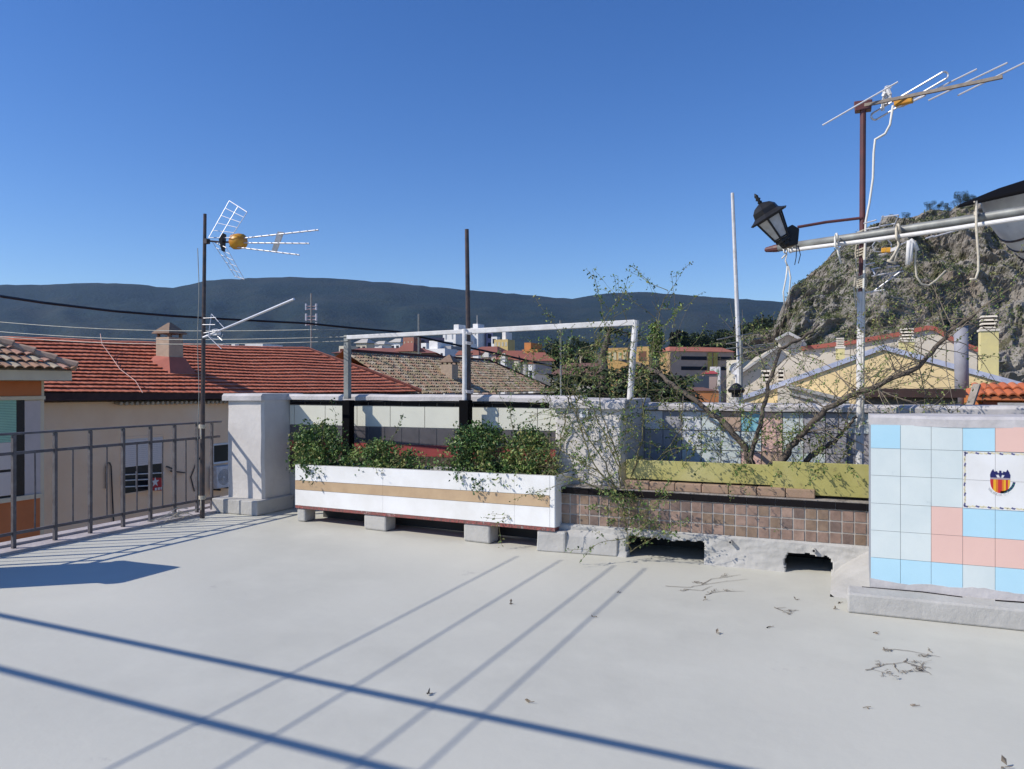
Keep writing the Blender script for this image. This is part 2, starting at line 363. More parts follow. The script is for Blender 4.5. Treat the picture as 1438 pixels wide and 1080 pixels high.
for u0, u1, v0, v1 in ((416, 429, 712, 729), (510, 546, 722, 744), (650, 693, 738, 763), (753, 800, 742, 771)):
    fa = (PT(u0, v1, 7.4) - A).dot(ax) / L; 
    def along(u):
        k = (u - CU) / F; d = _w(k, 1, 0); den = d.x * inn.y - d.y * inn.x
        # ray hits the front plane (A + ax*x)
        Y = (A.x * inn.x + A.y * inn.y) / (d.x * inn.x + d.y * inn.y); return ((d * Y) - Vector((A.x, A.y, 0))).dot(ax) / L
    f0, f1 = along(u0), along(u1); m = M(); f1 = f0 + (f1 - f0)*.86; lo = [pp(f0, .01, 0), pp(f1, .01, 0), pp(f1, .2, 0), pp(f0, .2, 0)]
    bz = lambda p, z: Vector((p.x, p.y, z))
    m.hexa([bz(p, 0.001) for p in lo], [bz(p, p.z - .038) for p in lo]); make('support_block', m, m_grey, wp, bevel=.02)
m = M(); ppbox(m, .02, .98, .40, .44, -.42, -.05); make('gap_shade_sheet', m, MATS['painted_void_shade'], wp)  # added dark sheet, paints the shade of the gap under the planter
# -- tiled bench wall at the right --
bw = thing('tiled_bench_wall', (1.6, 6.6, 0), 'waist-high block clad in pale blue, sky blue and pink tiles at the right edge', 'tiled wall')
tB = 6.39; sB = PT(1222, 650, tB).x; zT = PT(1222, 583.5, tB).z
m = M(); m.box(sB + .004, 3.6, tB + .003, 7.0, 0.0, zT - .03); make('wall', m, m_groutb, bw)
m = M(); rcop(m, sB, 3.6, tB - .008, 7.02, zT - .075, zT, .02); make('top_render', m, m_cop, bw)
zr = [PT(1222, v, tB).z for v in (596, 629, 667, 706, 744, 782, 817)]
P_ = (zr[1] - zr[5]) / 4
grid = ["lglbpbl", "lll  bl", "lll  lb", "llpbbbp", "llpppbb", "bbblbbl"]; grid[0] = "bllbpbl"
m = M(); ci = dict(l=0, b=1, p=2)
for r, row in enumerate(grid):
    for c, ch in enumerate(row):
        if ch == ' ': continue
        a = sB + .003 + P_ * c * .98; th = .006 + rr(-.001, .001)
        m.box(a + .0012, a + P_*.98 - .0012, tB - th, tB + .002, zr[r+1] + .0012, zr[r] - .0012, ci[ch])
for c in range(7, 17):
    for r in range(6):
        a = sB + .003 + P_ * c * .98; m.box(a + .002, a + P_*.98 - .002, tB - .006, tB + .002, zr[r+1] + .002, zr[r] - .002, random.choice([0,0,1,2]))
make('tile_cladding', m, [m_pale, m_blue, m_pink], bw)
# grey paint smear along the foot of the tiles
m = M(); n = 90
for i in range(n):
    x0 = sB + .001 + 3.3*i/n; x1 = sB + .001 + 3.3*(i+1)/n; h = lambda x: .155 + .05 + .022*noise.noise(Vector((x*4, 0, 0))) + .008*noise.noise(Vector((x*23, 1, 0)))
    m.q([(x0, tB - .0105, .14), (x1, tB - .0105, .14), (x1, tB - .0095, h(x1)), (x0, tB - .0095, h(x0))])
    m.q([(x0, tB - .0095, h(x0)), (x1, tB - .0095, h(x1)), (x1, tB, h(x1) + .001), (x0, tB, h(x0) + .001)])
make('foot_paint', m, m_cop, bw)
m = M(); zs = PT(1222, 833, 6.17).z; m.box(-.02 + PZ(1190, 860, 0).x + .02, 3.6, 6.15, tB + .003, 0.001, .145); make('step', m, m_grey, bw, bevel=.014)
m = M(); x0 = PZ(1190, 860, 0).x
m.tube([(x0 + 1.0 - .9 + .0, tB - .02, .146), (x0 + .5, tB - .012, .149), (x0 + .75, tB - .05, .148)], .004, 5)
m.tube([(x0 + .95, tB - .06, .148), (x0 + 1.2, tB - .03, .149), (x0 + 1.5, tB - .045, .148), (x0 + 1.9, tB - .02, .148)], .006, 5); make('crack', m, m_black, bw)
# mound of render between low wall and bench
m = M(); 
for i in range(13):
    for j in range(9):
        x = PT(1168, 800, 7.28).x + (PT(1215, 800, 7.0).x + .12 - PT(1168, 800, 7.28).x) * i / 12; y = 7.32 - j * .095
        z = max(0.001, (.24 * (i / 12) ** .7 * (1 - (j / 8) ** 1.6) + .05 * (i/12) * (j < 8)) + noise.noise(Vector((x*6, y*6, 0))) * .02) if 0 < i and j < 8 else 0.0
        m.v.append((x, y, z))
for i in range(12):
    for j in range(8): a = i*9+j; m.f.append((a, a+1, a+10, a+9)); m.m.append(0)
make('render_fillet', m, m_grey, bw, smooth=True)
# crest plaque
pq = thing('crest_plaque', PT(1404, 714, tB) , 'white ceramic plaque with a bat and red-and-gold striped shield crest on the right tiled wall', 'plaque')
pu0 = sB + .003 + P_ * 3 * .98; pz0, pz1 = zr[3], zr[1]; PW = P_ * .98; y0 = tB - .0095
m = M()
for i in range(2):
    for j in range(2): m.box(pu0 + PW*i + .001, pu0 + PW*(i+1) - .001, y0, tB + .002, pz0 + P_*j + .001, pz0 + P_*(j+1) - .001)
make('tiles', m, m_white, pq)
flat = lambda n, c: mat(n, c, .3, spec=.5)
c_navy = flat('crest_navy', (.012,.014,.10)); c_red = flat('crest_red', (.50,.03,.03)); c_gold = flat('crest_gold', (.75,.40,.02)); c_or = flat('crest_orange', (.62,.17,.02)); c_gry = flat('crest_grey', (.35,.30,.33)); c_grn = flat('crest_green', (.02,.13,.10)); c_yb = flat('border_cream', (.68,.62,.42)); c_bb = flat('border_blue', (.10,.10,.22)); c_ltg = flat('faded_letter_grey', (.48,.47,.46))
cc = PT(1404.5, 676, tB - .01); K = PT(1405.5, 676, tB - .01).x - cc.x   # metres per photo pixel along the wall
KZ = (PT(1404, 666, tB - .01).z - PT(1404, 686, tB - .01).z) / 20
def fp(m, pts, lay, mi=0):    # small raised flat polygon; px offsets from the crest centre, y down
    y = y0 - .0006 * lay; m.prism([(cc.x + a*K, y, cc.z - b_*KZ) for a, b_ in pts][::-1], (0, .0009, 0), mi)
m = M()
def shw(y): return 14 * (1 if y < 2 else math.sqrt(max(0, 1 - ((y - 2) / 14.5) ** 2)))
for i, (x0, x1, c_) in enumerate([(-14,-9.5,1),(-9.5,-6,2),(-6,-3,3),(-3,2.5,1),(2.5,5,3),(5,8,2),(8,11,1),(11,14,2)]):
    top = -3; ys = [];
    def by(x): return 2 + 14.5 * math.sqrt(max(0, 1 - (x/14.0)**2))
    xs_ = [x0 + (x1-x0)*j/4 for j in range(5)]
    fp(m, [(x0, top), (x1, top)] + [(x, by(x)) for x in xs_[::-1]], 1, c_)
fp(m, [(-14,-5.5),(14,-5.5),(14,-2.6),(-14,-2.6)], 2, 4)
bat = [(-14,-5),(-14.3,-9),(-12.5,-13.5),(-10,-17),(-9,-14),(-6.5,-13),(-4.5,-14.2),(-3.5,-12),(-1.2,-11.5),(-1,-14),(0,-13),(1,-14),(1.2,-11.5),(3.5,-12),(4.5,-14.2),(6.5,-13),(9,-14),(10,-17),(12.5,-13.5),(14.3,-9),(14,-5)]
fp(m, [(-14,-5),(-14.3,-9),(-12.5,-13.5),(-10,-17),(-8,-13),(-6,-8.5),(-4,-5)], 3, 0); fp(m, [(14,-5),(14.3,-9),(12.5,-13.5),(10,-17),(8,-13),(6,-8.5),(4,-5)][::-1], 3, 0)
fp(m, [(-8.5,-13.2),(-4.5,-14.2),(-3.5,-11.8),(3.5,-11.8),(4.5,-14.2),(8.5,-13.2),(6,-9),(2.5,-9.5),(0,-6),(-2.5,-9.5),(-6,-9)][::-1], 4, 0)
fp(m, [(-1.4,-15),(1.4,-15),(1.8,-8),(0,-5),(-1.8,-8)][::-1], 5, 0)
for i in range(12):
    a0 = math.radians(8 + 84*i/12); a1 = math.radians(8 + 84*(i+1)/12); r0, r1 = 17.0, 20.6
    f_ = lambda a, r: (1 + r*math.cos(a)*1.0, r*math.sin(a)*.92 - 2)
    fp(m, [f_(a0,r0), f_(a1,r0), f_(a1,r1), f_(a0,r1)], 1, 5 if i % 2 else 0)
make('crest', m, [c_navy, c_red, c_gold, c_or, c_gry, c_grn], pq)
m = M(); W2, H2 = PW / K, P_ / KZ; L0 = (pu0 - cc.x) / K; T0 = (cc.z - pz1) / KZ; B0 = (cc.z - pz0) / KZ
def motif(x, y, hor, c_):
    if hor: fp(m, [(x-3.4,y),(x-1.5,y-1.9),(x+.5,y-.9),(x+3.6,y-.6),(x+2,y+1.6),(x-1,y+1.1)][::-1], 1, c_)
    else: fp(m, [(x,y-3.4),(x+1.9,y-1.5),(x+.9,y+.5),(x+.6,y+3.4),(x-1.6,y+2),(x-1.1,y-1)][::-1], 1, c_)
for i in range(16):
    x = L0 + 4 + (2*W2 - 8) * i / 15
    for y in (T0 + 2.6, B0 - 2.8): motif(x + rr(-1,1), y + rr(-.5,.5), 1, (1, 0, 0)[i % 3])
    y = T0 + 5 + (B0 - T0 - 10) * i / 15
    for x in (L0 + 3, L0 + 2*W2 - 3): motif(x + rr(-.5,.5), y + rr(-.6,.6), 0, (1, 0, 0)[i % 3])
make('border', m, [c_yb, c_bb], pq)
cur = bpy.data.curves.new('t', 'FONT'); m = M()
for i, ch in enumerate("VALENCIA C.F."):
    a = math.radians(145 - 100 * i / 12)
    if ch == ' ': continue
    cur.body = ch; cur.size = 4.6 * KZ; cur.extrude = .0003; cur.align_x = 'CENTER'
    to = bpy.data.objects.new('t', cur); me = to.to_mesh()
    ox, oy = 20.5 * math.cos(a) * 1.0, 20.5 * math.sin(a) * .95 + 1; ro = math.pi/2 - a
    for p in me.polygons:
        pts = []
        for vi in p.vertices:
            q = me.vertices[vi].co; x = q.x*math.cos(ro) - q.y*math.sin(ro); z = q.x*math.sin(ro) + q.y*math.cos(ro)
            pts.append((cc.x + ox*K + x, y0 - .0012 - q.z, cc.z - oy*KZ + z))
        m.q(pts)
    to.to_mesh_clear(); bpy.data.objects.remove(to)
make('lettering', m, c_ltg, pq)
# curb along the railing
m = M()
m.box(-7.86, -7.50, 1.0, 8.1, 0.001, .03); m.box(-7.90, -7.74, 1.0, 8.1, .031, .055)
make('curb', m, mat('curb_paint', (.50,.45,.44), .85, (.38,.34,.33), 5, .6, 18), kind='structure')
# pillar outside the frame whose shadow lies on the floor at the left
pillar('side_pillar', -7.75, -7.13, 3.50, 4.10, 0, 1.55, 'matching pale plastered pillar further along the railing, outside the view to the left')
# ================= RAILING, MASTS, PIPES =================
SR_ = -7.62
rl = thing('iron_railing', (SR_, 5, 0), 'grey painted iron railing with thin bars along the left edge of the terrace', 'railing')
m = M(); m.beam((SR_, 1.0, 1.17), (SR_, 7.90, 1.17), .045, .022); make('handrail', m, m_iron, rl, bevel=.003)
for z, h in ((.975, .03), (.178, .03)):
    m = M(); m.beam((SR_, 1.0, z), (SR_, 7.88, z), .02, h); make('crossbar', m, m_iron, rl)
posts = [5.12 - .405 * i for i in range(10, 0, -1)] + [5.12, 5.56, 5.97, 6.39, 6.77, 7.13, 7.49]
for t in posts:
    m = M(); m.beam((SR_, t, .0), (SR_, t, 1.155), .034, .034, up=(1,0,0)); m.beam((SR_, t - .02, 1.13), (SR_, t + .02, 1.155), .02, .015)
    make('post', m, m_iron, rl)
for a, b_ in zip(posts, posts[1:]):
    t = (a + b_) / 2; m = M(); m.tube([(SR_, t, .185), (SR_ + rr(-.004,.004), t + rr(-.006,.006), .58), (SR_, t, .97)], .009, 6); make('bar', m, m_iron, rl)
m = M(); m.beam((SR_, 7.74, .0), (SR_, 7.74, 1.155), .03, .03, up=(1,0,0)); make('post', m, m_iron, rl)
# -- left mast with antennas --
mb = Vector((-7.36, 7.32, 0)); MT = PY(291, 300, 9.62).z
am = thing('antenna_mast', mb, 'dark rusty antenna mast tied to the railing beside the left corner pillar', 'mast')
m = M(); m.tube([(mb.x, mb.y, .0), (mb.x + .01, mb.y, 1.5), (mb.x + .035, mb.y + .01, MT)], [.03, .027, .02], 10); make('pole', m, m_irond, am)
m = M(); m.tube([(mb.x-.034 + .012*math.sin(z*5), mb.y-.03, z) for z in [.15 + .2*k for k in range(17)]], .005, 5); make('coax_cable', m, m_galvd, am)
for z in (1.12, .24):
    m = M()
    for k in range(4): m.tube([(mb.x + .04*math.cos(a), mb.y + .04*math.sin(a), z + .012*k) for a in [x*.7 for x in range(10)]], .006, 5)
    m.tube([(mb.x+.02, mb.y-.04, z), (mb.x+.05, mb.y-.07, z-.08), (mb.x+.03, mb.y-.05, z-.13)], .006, 5)
    make('rope_lashing', m, m_rope, am)
m = M()
for i in range(9): a = mb + Vector((rr(-.1,.1), rr(-.7,-.1), .06)); m.tube([a, a + Vector((rr(-.05,.05), rr(-.2,.3), rr(-.03,.12))), a + Vector((rr(0,.1), rr(-.3,.5), rr(-.03,.1)))], .005, 4)
make('cable_scraps', m, m_rope, am)
Y0 = 9.62
def pnt(u, v, d=0, Y=Y0): return PY(u, v, Y + d)
ua = thing('uhf_antenna', pnt(291, 338), 'television antenna with lattice reflector and yellow junction box near the top of the left mast', 'antenna')
def lattice(c00, c10, c11, c01, nu, nv, r=.004):
    m = M()
    for i in range(nu + 1): f = i/nu; m.tube([c00.lerp(c10, f), c01.lerp(c11, f)], r*(1.6 if i in (0,nu) else 1), 5)
    for j in range(nv + 1): f = j/nv; m.tube([c00.lerp(c01, f), c10.lerp(c11, f)], r, 5)
    return m
make('reflector', lattice(pnt(293,334,.12), pnt(322,282,.2), pnt(347,298,-.15), pnt(324,334,-.1), 5, 2), m_alu, ua)
make('reflector', lattice(pnt(297,338,.12), pnt(330,388,.2), pnt(343,392,-.15), pnt(318,348,-.1), 5, 2), m_alu, ua)
m = M(); c = pnt(335,339); m.lathe([(.075,-.09),(.095,-.07),(.1,0),(.085,.075),(.05,.09)], 12, c, pnt(445,330,-.3) - pnt(335,339)); make('junction_box', m, m_yplast, ua, smooth=True)
m = M(); m.prism([pnt(307,336,-.06), pnt(313,327,-.06), pnt(311,352,-.06)], _w(0,.12,0)); make('dipole', m, m_blackm, ua)
bp = [((330,336),(447,323)), ((330,341),(434,342)), ((322,346),(420,358))]
for (a, b_) in bp:
    P_0 = pnt(*a); P_1 = pnt(*b_, -.35); m = M(); m.tube([P_0, P_1], .009, 6)
    d = (P_1 - P_0).normalized(); sd_ = _w(.28,.96,0)
    for k in range(9):
        c = P_0.lerp(P_1, .25 + .73*k/8); m.tube([c - sd_*.05, c + sd_*.05], .003, 4)
    make('boom', m, m_alu, ua)
m = M(); q = [pnt(381,353,-.14), pnt(388,353,-.14), pnt(398,326,-.2), pnt(390,325,-.2)]; m.prism(q, _w(0,.03,0)); make('spreader_plate', m, m_wpipe, ua)
m = M(); m.tube([pnt(289,338), pnt(310,340), pnt(335,340)], .012, 6); m.box(*[x for k in range(3) for x in ((pnt(290,339)[k]-.03),(pnt(290,339)[k]+.03))]); make('mounting_arm', m, m_irond, ua)
va = thing('rod_antenna', pnt(296, 470), 'white rod aerial with bent wire elements clamped low on the left mast', 'antenna')
m = M(); m.tube([pnt(285,474), pnt(300,468), pnt(413,420,-.9)], .014, 8); make('boom', m, m_alu, va)
m = M(); m.box(*[x for k in range(3) for x in ((pnt(304,467)[k]-.035),(pnt(304,467)[k]+.035))]); make('clamp', m, m_wpipe, va)
m = M()
for a, b_ in (((285,447),(303,446)),((284,456),(302,456)),((297,441),(293,470)),((297,441),(316,462)),((285,468),(315,462)),((303,470),(312,478)),((290,470),(311,490))): m.tube([pnt(*a), pnt(*b_, -.1)], .005, 5)
m.tube([pnt(303+10*math.cos(x), 469+7*math.sin(x)) for x in [k*.5 for k in range(11)]], .005, 5)
make('element', m, m_alu, va)
# -- posts and rail over the parapet --
fr = thing('trellis_frame', PT(655, 600, 8.25), 'painted frame of one white top rail on grey and white posts standing in the planters', 'frame')
rail = [PT(488,474,8.22), PT(655,465.5,8.22), PT(760,460,8.2), PT(892,453,8.2)]
m = M(); m.beam(rail[0], rail[1], .05, .05); m.beam(rail[1], rail[3], .05, .06); make('top_rail', m, m_wpipe, fr, bevel=.006)
m = M(); m.beam(PT(488,560,8.24), PT(488,471,8.24), .07, .07, up=(1,0,0)); make('post', m, m_galvd, fr, bevel=.004)
m = M(); m.beam(PT(489,690,8.2), PT(489,562,8.2), .11, .11, up=(1,0,0)); make('post_sleeve', m, m_matt, fr, bevel=.004)
m = M(); m.beam(PT(654,690,8.2), PT(654,562,8.2), .12, .12, up=(1,0,0)); make('post_sleeve', m, m_matt, fr, bevel=.004)
m = M(); m.tube([PT(652.5,562,8.19), PT(652.5,462,8.19)], .028, 10); make('post', m, m_wpipe, fr)
m = M(); m.tube([PT(884,575,8.18), PT(888,510,8.18), PT(893,450,8.2)], .034, 10); make('post', m, m_wpipe, fr)
for v in (466, 480, 548):
    m = M()
    for k in range(3): c = PT(656, v + k*1.5, 8.2); m.tube([c + Vector((.07*math.cos(x), .05*math.sin(x) + .02, .01*math.sin(2*x))) for x in [j*.7 for j in range(10)]], .005, 5)
    make('wire_tie', m, m_alu, fr)
m = M(); m.tube([PT(658.5,600,8.23), PT(657.5,460,8.23), PT(655.5,322,8.23)], [.03,.028,.024], 10)
make('steel_pole', m, m_irond, label='tall slim dark pole rising bare above the white rail, behind the planter', cat='pole')
m = M(); m.tube([PT(788,575,8.5), PT(787,450,8.5)], .011, 6); make('thin_stake', m, m_galvd, label='thin grey stake rising from the twigs to the white rail', cat='stake')
# washing wires to the left of the trellis
for i, (vl, vr) in enumerate(((449, 462), (463, 473), (470, 479))):
    a = PY(-60, vl - 2, 12.5); b_ = PT(488, vr, 8.2); m = M()
    pts = [a.lerp(b_, k/14) + Vector((0,0,-.10*math.sin(math.pi*k/14))) for k in range(15)]; m.tube(pts, .0055, 5)
    make('clothes_wire', m, m_galvd, label=['topmost of the three pale wires strung left from the trellis frame', 'middle one of the three pale wires strung left from the trellis frame', 'lowest of the three pale wires strung left from the trellis frame'][i], cat='wire', group='wires strung to the trellis frame')
m = M(); a = PY(-80, 404, 14); b_ = PY(560, 466, 40); pts = [PY(u, v, 14 + 26*max(0,(u+80))/640*.9) for u, v in ((-80,404),(0,416),(60,425),(160,437),(240,443.5),(330,449),(430,454),(500,461),(560,466),(620,480),(700,497),(800,520))]
m.tube(pts, [.03 + .03*i/11 for i in range(12)], 6); make('power_cable', m, m_cable, label='thick black cable slung across the mountain above the red roof', cat='cable')
# -- right mast --
rm = PT(1209, 690, 8.05); yr = lambda v: PT(1211 if v < 330 else 1208.5, v, 8.05)
rt = thing('tall_mast', Vector((rm.x, rm.y, zl)), 'tall mast at the right, maroon above and white below, carrying the long roof aerial', 'mast')
m = M(); m.tube([PT(1207,690,8.05), PT(1208,560,8.05), PT(1209.5,410,8.05)], .036, 12); make('white_pipe', m, m_wpipe, rt)
m = M(); m.tube([PT(1209.5,412,8.05), PT(1211,330,8.05), PT(1212,146,8.05)], .027, 12); make('maroon_pole', m, m_maroon, rt)
m = M()
for v in list(range(325,345,4)) + list(range(388,404,3)) + list(range(350,360,4)):
    c = PT(1210, v, 8.05); m.tube([c + Vector((.04*math.cos(x), .04*math.sin(x), .012*math.sin(x*1.3))) for x in [j*.7 for j in range(10)]], .008, 5)
for (u, v, L_) in ((1203,340,.35),(1214,345,.2),(1201,390,.3),(1205,400,.18)): m.tube([PT(u,v,8.0), PT(u-2,v+15,8.0), PT(u+1,v+L_*140,8.0)], .006, 5)
make('rope_lashing', m, m_rope, rt)
m = M(); m.tube([PT(1211,306,8.03), PT(1160,312,8.0), PT(1120,319,7.95)], .014, 8); make('side_arm', m, m_maroon, rt)
m = M(); m.tube([PT(1254,148,8.0), PT(1250,175,8.0), PT(1243,188,8.0), PT(1229,196,8.0), PT(1227,215,8.0), PT(1226,250,8.0), PT(1221,285,8.0), PT(1216,310,8.0), PT(1213,400,8.0), PT(1212,500,8.0), PT(1212,600,8.0)], .012, 6); make('coax_cable', m, m_cordw, rt, smooth=True)
YM = 7.35
ya = thing('long_aerial', PY(1212,150,YM), 'long roof aerial with looped dipole on top of the tall right mast', 'antenna')
m = M(); m.beam(PY(1204,150,YM), PY(1408,108,YM-.7), .028, .028); make('boom', m, mat('wooden_boom', (.20,.17,.15), .8, (.3,.25,.2), 20), ya)
m = M(); c = PY(1212,149,YM); m.hexa([c + Vector((a, b_, -.05)) for a, b_ in ((-.07,-.05),(.07,-.05),(.07,.05),(-.07,.05))], [c + Vector((a, b_, .04)) for a, b_ in ((-.08,-.05),(.08,-.05),(.08,.05),(-.08,.05))]); make('mount', m, m_maroon, ya, bevel=.006)
def rod(a, b_, da=.12, db=-.25, Yc=YM): m = M(); m.tube([PY(*a, Yc + da), PY(*b_, Yc + db)], .0075, 6); make('rod', m, m_alu, ya)
rod((1155,176),(1261,115)); rod((1262,151),(1372,97),.0,-.5); rod((1304,141),(1415,88),-.1,-.7); rod((1345,134),(1455,80),-.3,-.9); rod((1266,150),(1300,134),0,-.2)
m = M(); A_, B_ = (1225,160), (1328,105); pts = []
d_ = Vector((103,-55)).normalized(); nn = Vector((d_.y, -d_.x)) * 5.2
for k in range(13): a = math.pi/2 + math.pi*k/12; q = Vector((1229,163)) + d_*(5.5*math.cos(a)) + nn*(-math.sin(a)); pts.append(PY(q.x, q.y, YM))
for k in range(13): a = -math.pi/2 + math.pi*k/12; q = Vector((1326,106)) + d_*(5.5*math.cos(a)) + nn*(-math.sin(a)); pts.append(PY(q.x, q.y, YM - .35))
m.tube(pts + [pts[0]], .009, 6); make('folded_dipole', m, m_alu, ya)
m = M(); m.beam(PY(1256,145,YM-.1), PY(1282,139,YM-.2), .065, .065); make('terminal_box', m, m_yplast, ya, bevel=.01)
m = M()
for i in range(14): c = PY(1243 + rr(-4,6), 128 + rr(-8,12), YM - .07); m.tube([c, c + Vector((rr(-.03,.03), rr(-.03,.03), rr(-.12,.03)))], rr(.008,.022), 6)
for i in range(3): m.tube([PY(1240,140,YM-.07), PY(1240+rr(-4,3),156,YM-.07)], [.012,.004], 5)
make('rag', m, m_wpipe, ya)
# -- lantern --
LY = 7.0; LC = PY(1098, 333, LY); LTOP = PY(1062, 281, LY)
axl = (PY(1066,286,LY) - PY(1096,334,LY)).normalized()
ln = thing('lantern', LC, 'black six-sided wall lantern with frosted panes, hanging askew from the end of the side arm', 'lantern')
px = LY / F; B0_ = PY(1100, 337, LY)
def hexl(prof, n=6, o=B0_, a=axl, mi=0, ph=.5, m=None):
    m = m or M(); m.tube2([(o + a*z, r) for r, z in prof], a, n, mi, ph); return m
make('base', hexl([(.03,-.06),(.05,-.045),(.05,-.02),(.075,-.01),(.075,.015),(.06,.02)]), m_blackm, ln)
make('glass', hexl([(.066,.021),(.124,.25)]), m_glass, ln)
m = M(); t1 = axl.cross(Vector((0,0,1))).normalized(); t2 = axl.cross(t1)
for k in range(6):
    a = 2*math.pi*(k+.5)/6; d = t1*math.cos(a) + t2*math.sin(a); m.tube([B0_ + axl*.018 + d*.070, B0_ + axl*.255 + d*.130], .009, 6)
    d2 = t1*math.cos(a + math.pi/3) + t2*math.sin(a + math.pi/3)
    for z, r in ((.03,.072),(.235,.124)): m.tube([B0_ + axl*z + d*r, B0_ + axl*z + d2*r], .007, 5)
make('cage', m, m_blackm, ln)
m = hexl([(.175,.235),(.19,.25),(.15,.268),(.125,.285),(.115,.33),(.08,.365),(.03,.385),(.018,.39)]); make('hood', m, m_blackm, ln)
m = hexl([(.012,.385),(.024,.40),(.012,.415),(.026,.43),(.014,.445),(.020,.46),(.004,.49)], 10); make('finial', m, m_blackm, ln, smooth=True)
m = M(); c = PY(1112,331,LY+.08); bq = [PY(1102,322,LY), PY(1113,315,LY), PY(1123,321,LY), PY(1121,343,LY), PY(1108,346,LY), PY(1100,338,LY)]; m.prism(bq, _w(0,.16,0)); make('mounting_box', m, m_blackm, ln, bevel=.008)
m = M(); m.tube([PY(1119,345,LY), PY(1118,362,LY), PY(1116,372,LY)], .004, 5); m.tube([PY(1121,345,LY), PY(1124,358,LY), PY(1121,370,LY)], .004, 5); make('loose_wire', m, m_cable, ln)
# -- long tubes across the upper right --
pa = [PY(1092,348.5,7.62), PY(1211,331,7.05), PY(1330,313,6.45), PY(1438,296,5.95), PY(1560,277,5.45), PY(1800,240,4.7)]
m = M(); m.tube(pa, .036, 14)
tb_ = thing('awning_tube', pa[0], 'long weathered grey tube with a rusty tip across the upper right', 'tube')
make('tube', m, m_galvd, tb_, smooth=True)
m = M(); d = (pa[0]-pa[1]).normalized(); m.tube([pa[0] - d*.01, pa[0] + d*.03, pa[0] + d*.12, pa[0] + d*.13], [.038,.037,.024,.016], 10); make('rusty_tip', m, m_maroon, tb_)
pb = [PY(1108,352.5,7.5), PY(1130,349,7.4), PY(1211,339,6.98), PY(1330,322.5,6.38), PY(1438,306,5.86), PY(1560,290,5.4), PY(1800,256,4.6)]
m = M(); m.tube(pb, .019, 10); make('white_rod', m, m_wpipe, label='thin white rod lying just below the long grey tube', cat='rod')
def ropes(lst, name, label, mt=m_rope, r=.009, cat='rope'):
    m = M()
    for pts in lst: m.tube([PY(*p) for p in pts], r, 5)
    make(name, m, mt, label=label, cat=cat, smooth=True)
def loop(u, v, Y, w_, h_): return [(u + w_*math.cos(x), v + h_*math.sin(x), Y + .05*math.sin(x*2)) for x in [k*.7 for k in range(10)]]
ropes([loop(1103,347,7.5,3,9), loop(1110,346,7.45,3,9), [(1105,356,7.5),(1103,366,7.5),(1106,374,7.5)], [(1106,372,7.5),(1104,390,7.5),(1100,410,7.5),(1102,432,7.55)], [(1107,374,7.5),(1110,390,7.5),(1108,412,7.5),(1106,424,7.55)], [(1103,358,7.5),(1098,363,7.5)]], 'rope', 'double cord knotted to the tip of the tube beside the lantern', m_cordw, .008)
ropes([loop(1174.5,338,7.1,2,10), [(1175,344,7.1),(1177,355,7.1),(1181,371,7.1)], [(1176,344,7.1),(1179,356,7.1)]], 'rope', 'short white cord end looped over the tube between lantern and mast', m_cordw, .010)
ropes([loop(1261,326,6.7,2.5,11), [(1261,333,6.7),(1262,345,6.7),(1256,357,6.7),(1249,367,6.7)], [(1262,345,6.7),(1258,360,6.7),(1256,368,6.7)], [(1246,366,6.7),(1258,370,6.7)]], 'rope', 'pale webbing strap tied round the tube just right of the mast', m_rope, .012)
ropes([[(1277,338,6.6),(1276,350,6.6),(1275,372,6.6)], [(1280,338,6.6),(1279,354,6.6),(1278,368,6.6)], [(1278,337,6.6),(1284,342,6.6),(1288,352,6.6),(1285,344,6.6)]], 'rag', 'bunched white rag strips hanging from the white rod', m_wpipe, .02, 'rag')
ropes([[(1285,338,6.6),(1286,352,6.6),(1285,370,6.6),(1287,388,6.6),(1294,399,6.6),(1304,401,6.6),(1314,394,6.6),(1328,380,6.6)]], 'rope', 'cord hanging in a J-shaped bend in front of the rocky hill', m_rope, .009)
ropes([loop(1371,300,6.2,2,4), [(1368,284,6.2),(1371,283,6.2),(1371,300,6.1),(1371,318,6.05),(1374,360,6.1),(1374,380,6.1),(1370,392,6.1),(1362,392,6.1)]], 'rope', 'yellowish cord hanging straight down beside the spiral duct', m_rope, .010)
# lower tv antenna among the ropes
cl = thing('cluttered_antenna', PY(1245,352,7.2), 'small aerial of short rods and a yellow box below the long grey tube', 'antenna')
for a, b_ in (((1213,314),(1231,309)),((1216,322),(1234,319)),((1234,320),(1240,303)),((1255,318),(1262,302)),((1238,305),(1262,302)),((1235,318),(1257,314)),((1216,372),(1228,369)),((1245,376),(1263,373)),((1224,388),(1244,384)),((1247,385),(1268,381)),((1262,382),(1266,376)),((1224,378),(1236,376)),((1225,378),(1229,386)),((1223,412),(1265,381)),((1216,411),(1242,407)),((1310,333),(1346,323)),((1300,335),(1312,331)),((1262,345),(1273,340)),((1234,358),(1246,356))): m = M(); m.tube([PY(*a, 7.2), PY(*b_, 7.1)], .007, 5); make('rod', m, m_alu, cl)
m = M(); m.beam(PY(1238,352,7.2), PY(1252,351,7.15), .05, .045); make('junction_box', m, m_yplast, cl, bevel=.008)
m = M(); m.tube([PY(u, v, 7.2) for u, v in ((1236,340),(1230,338),(1225,345),(1228,353),(1238,354),(1250,354),(1252,343),(1246,336))], .006, 5); m.beam(PY(1250,352,7.15), PY(1262,348,7.1), .03, .03); make('loop_element', m, m_alu, cl)
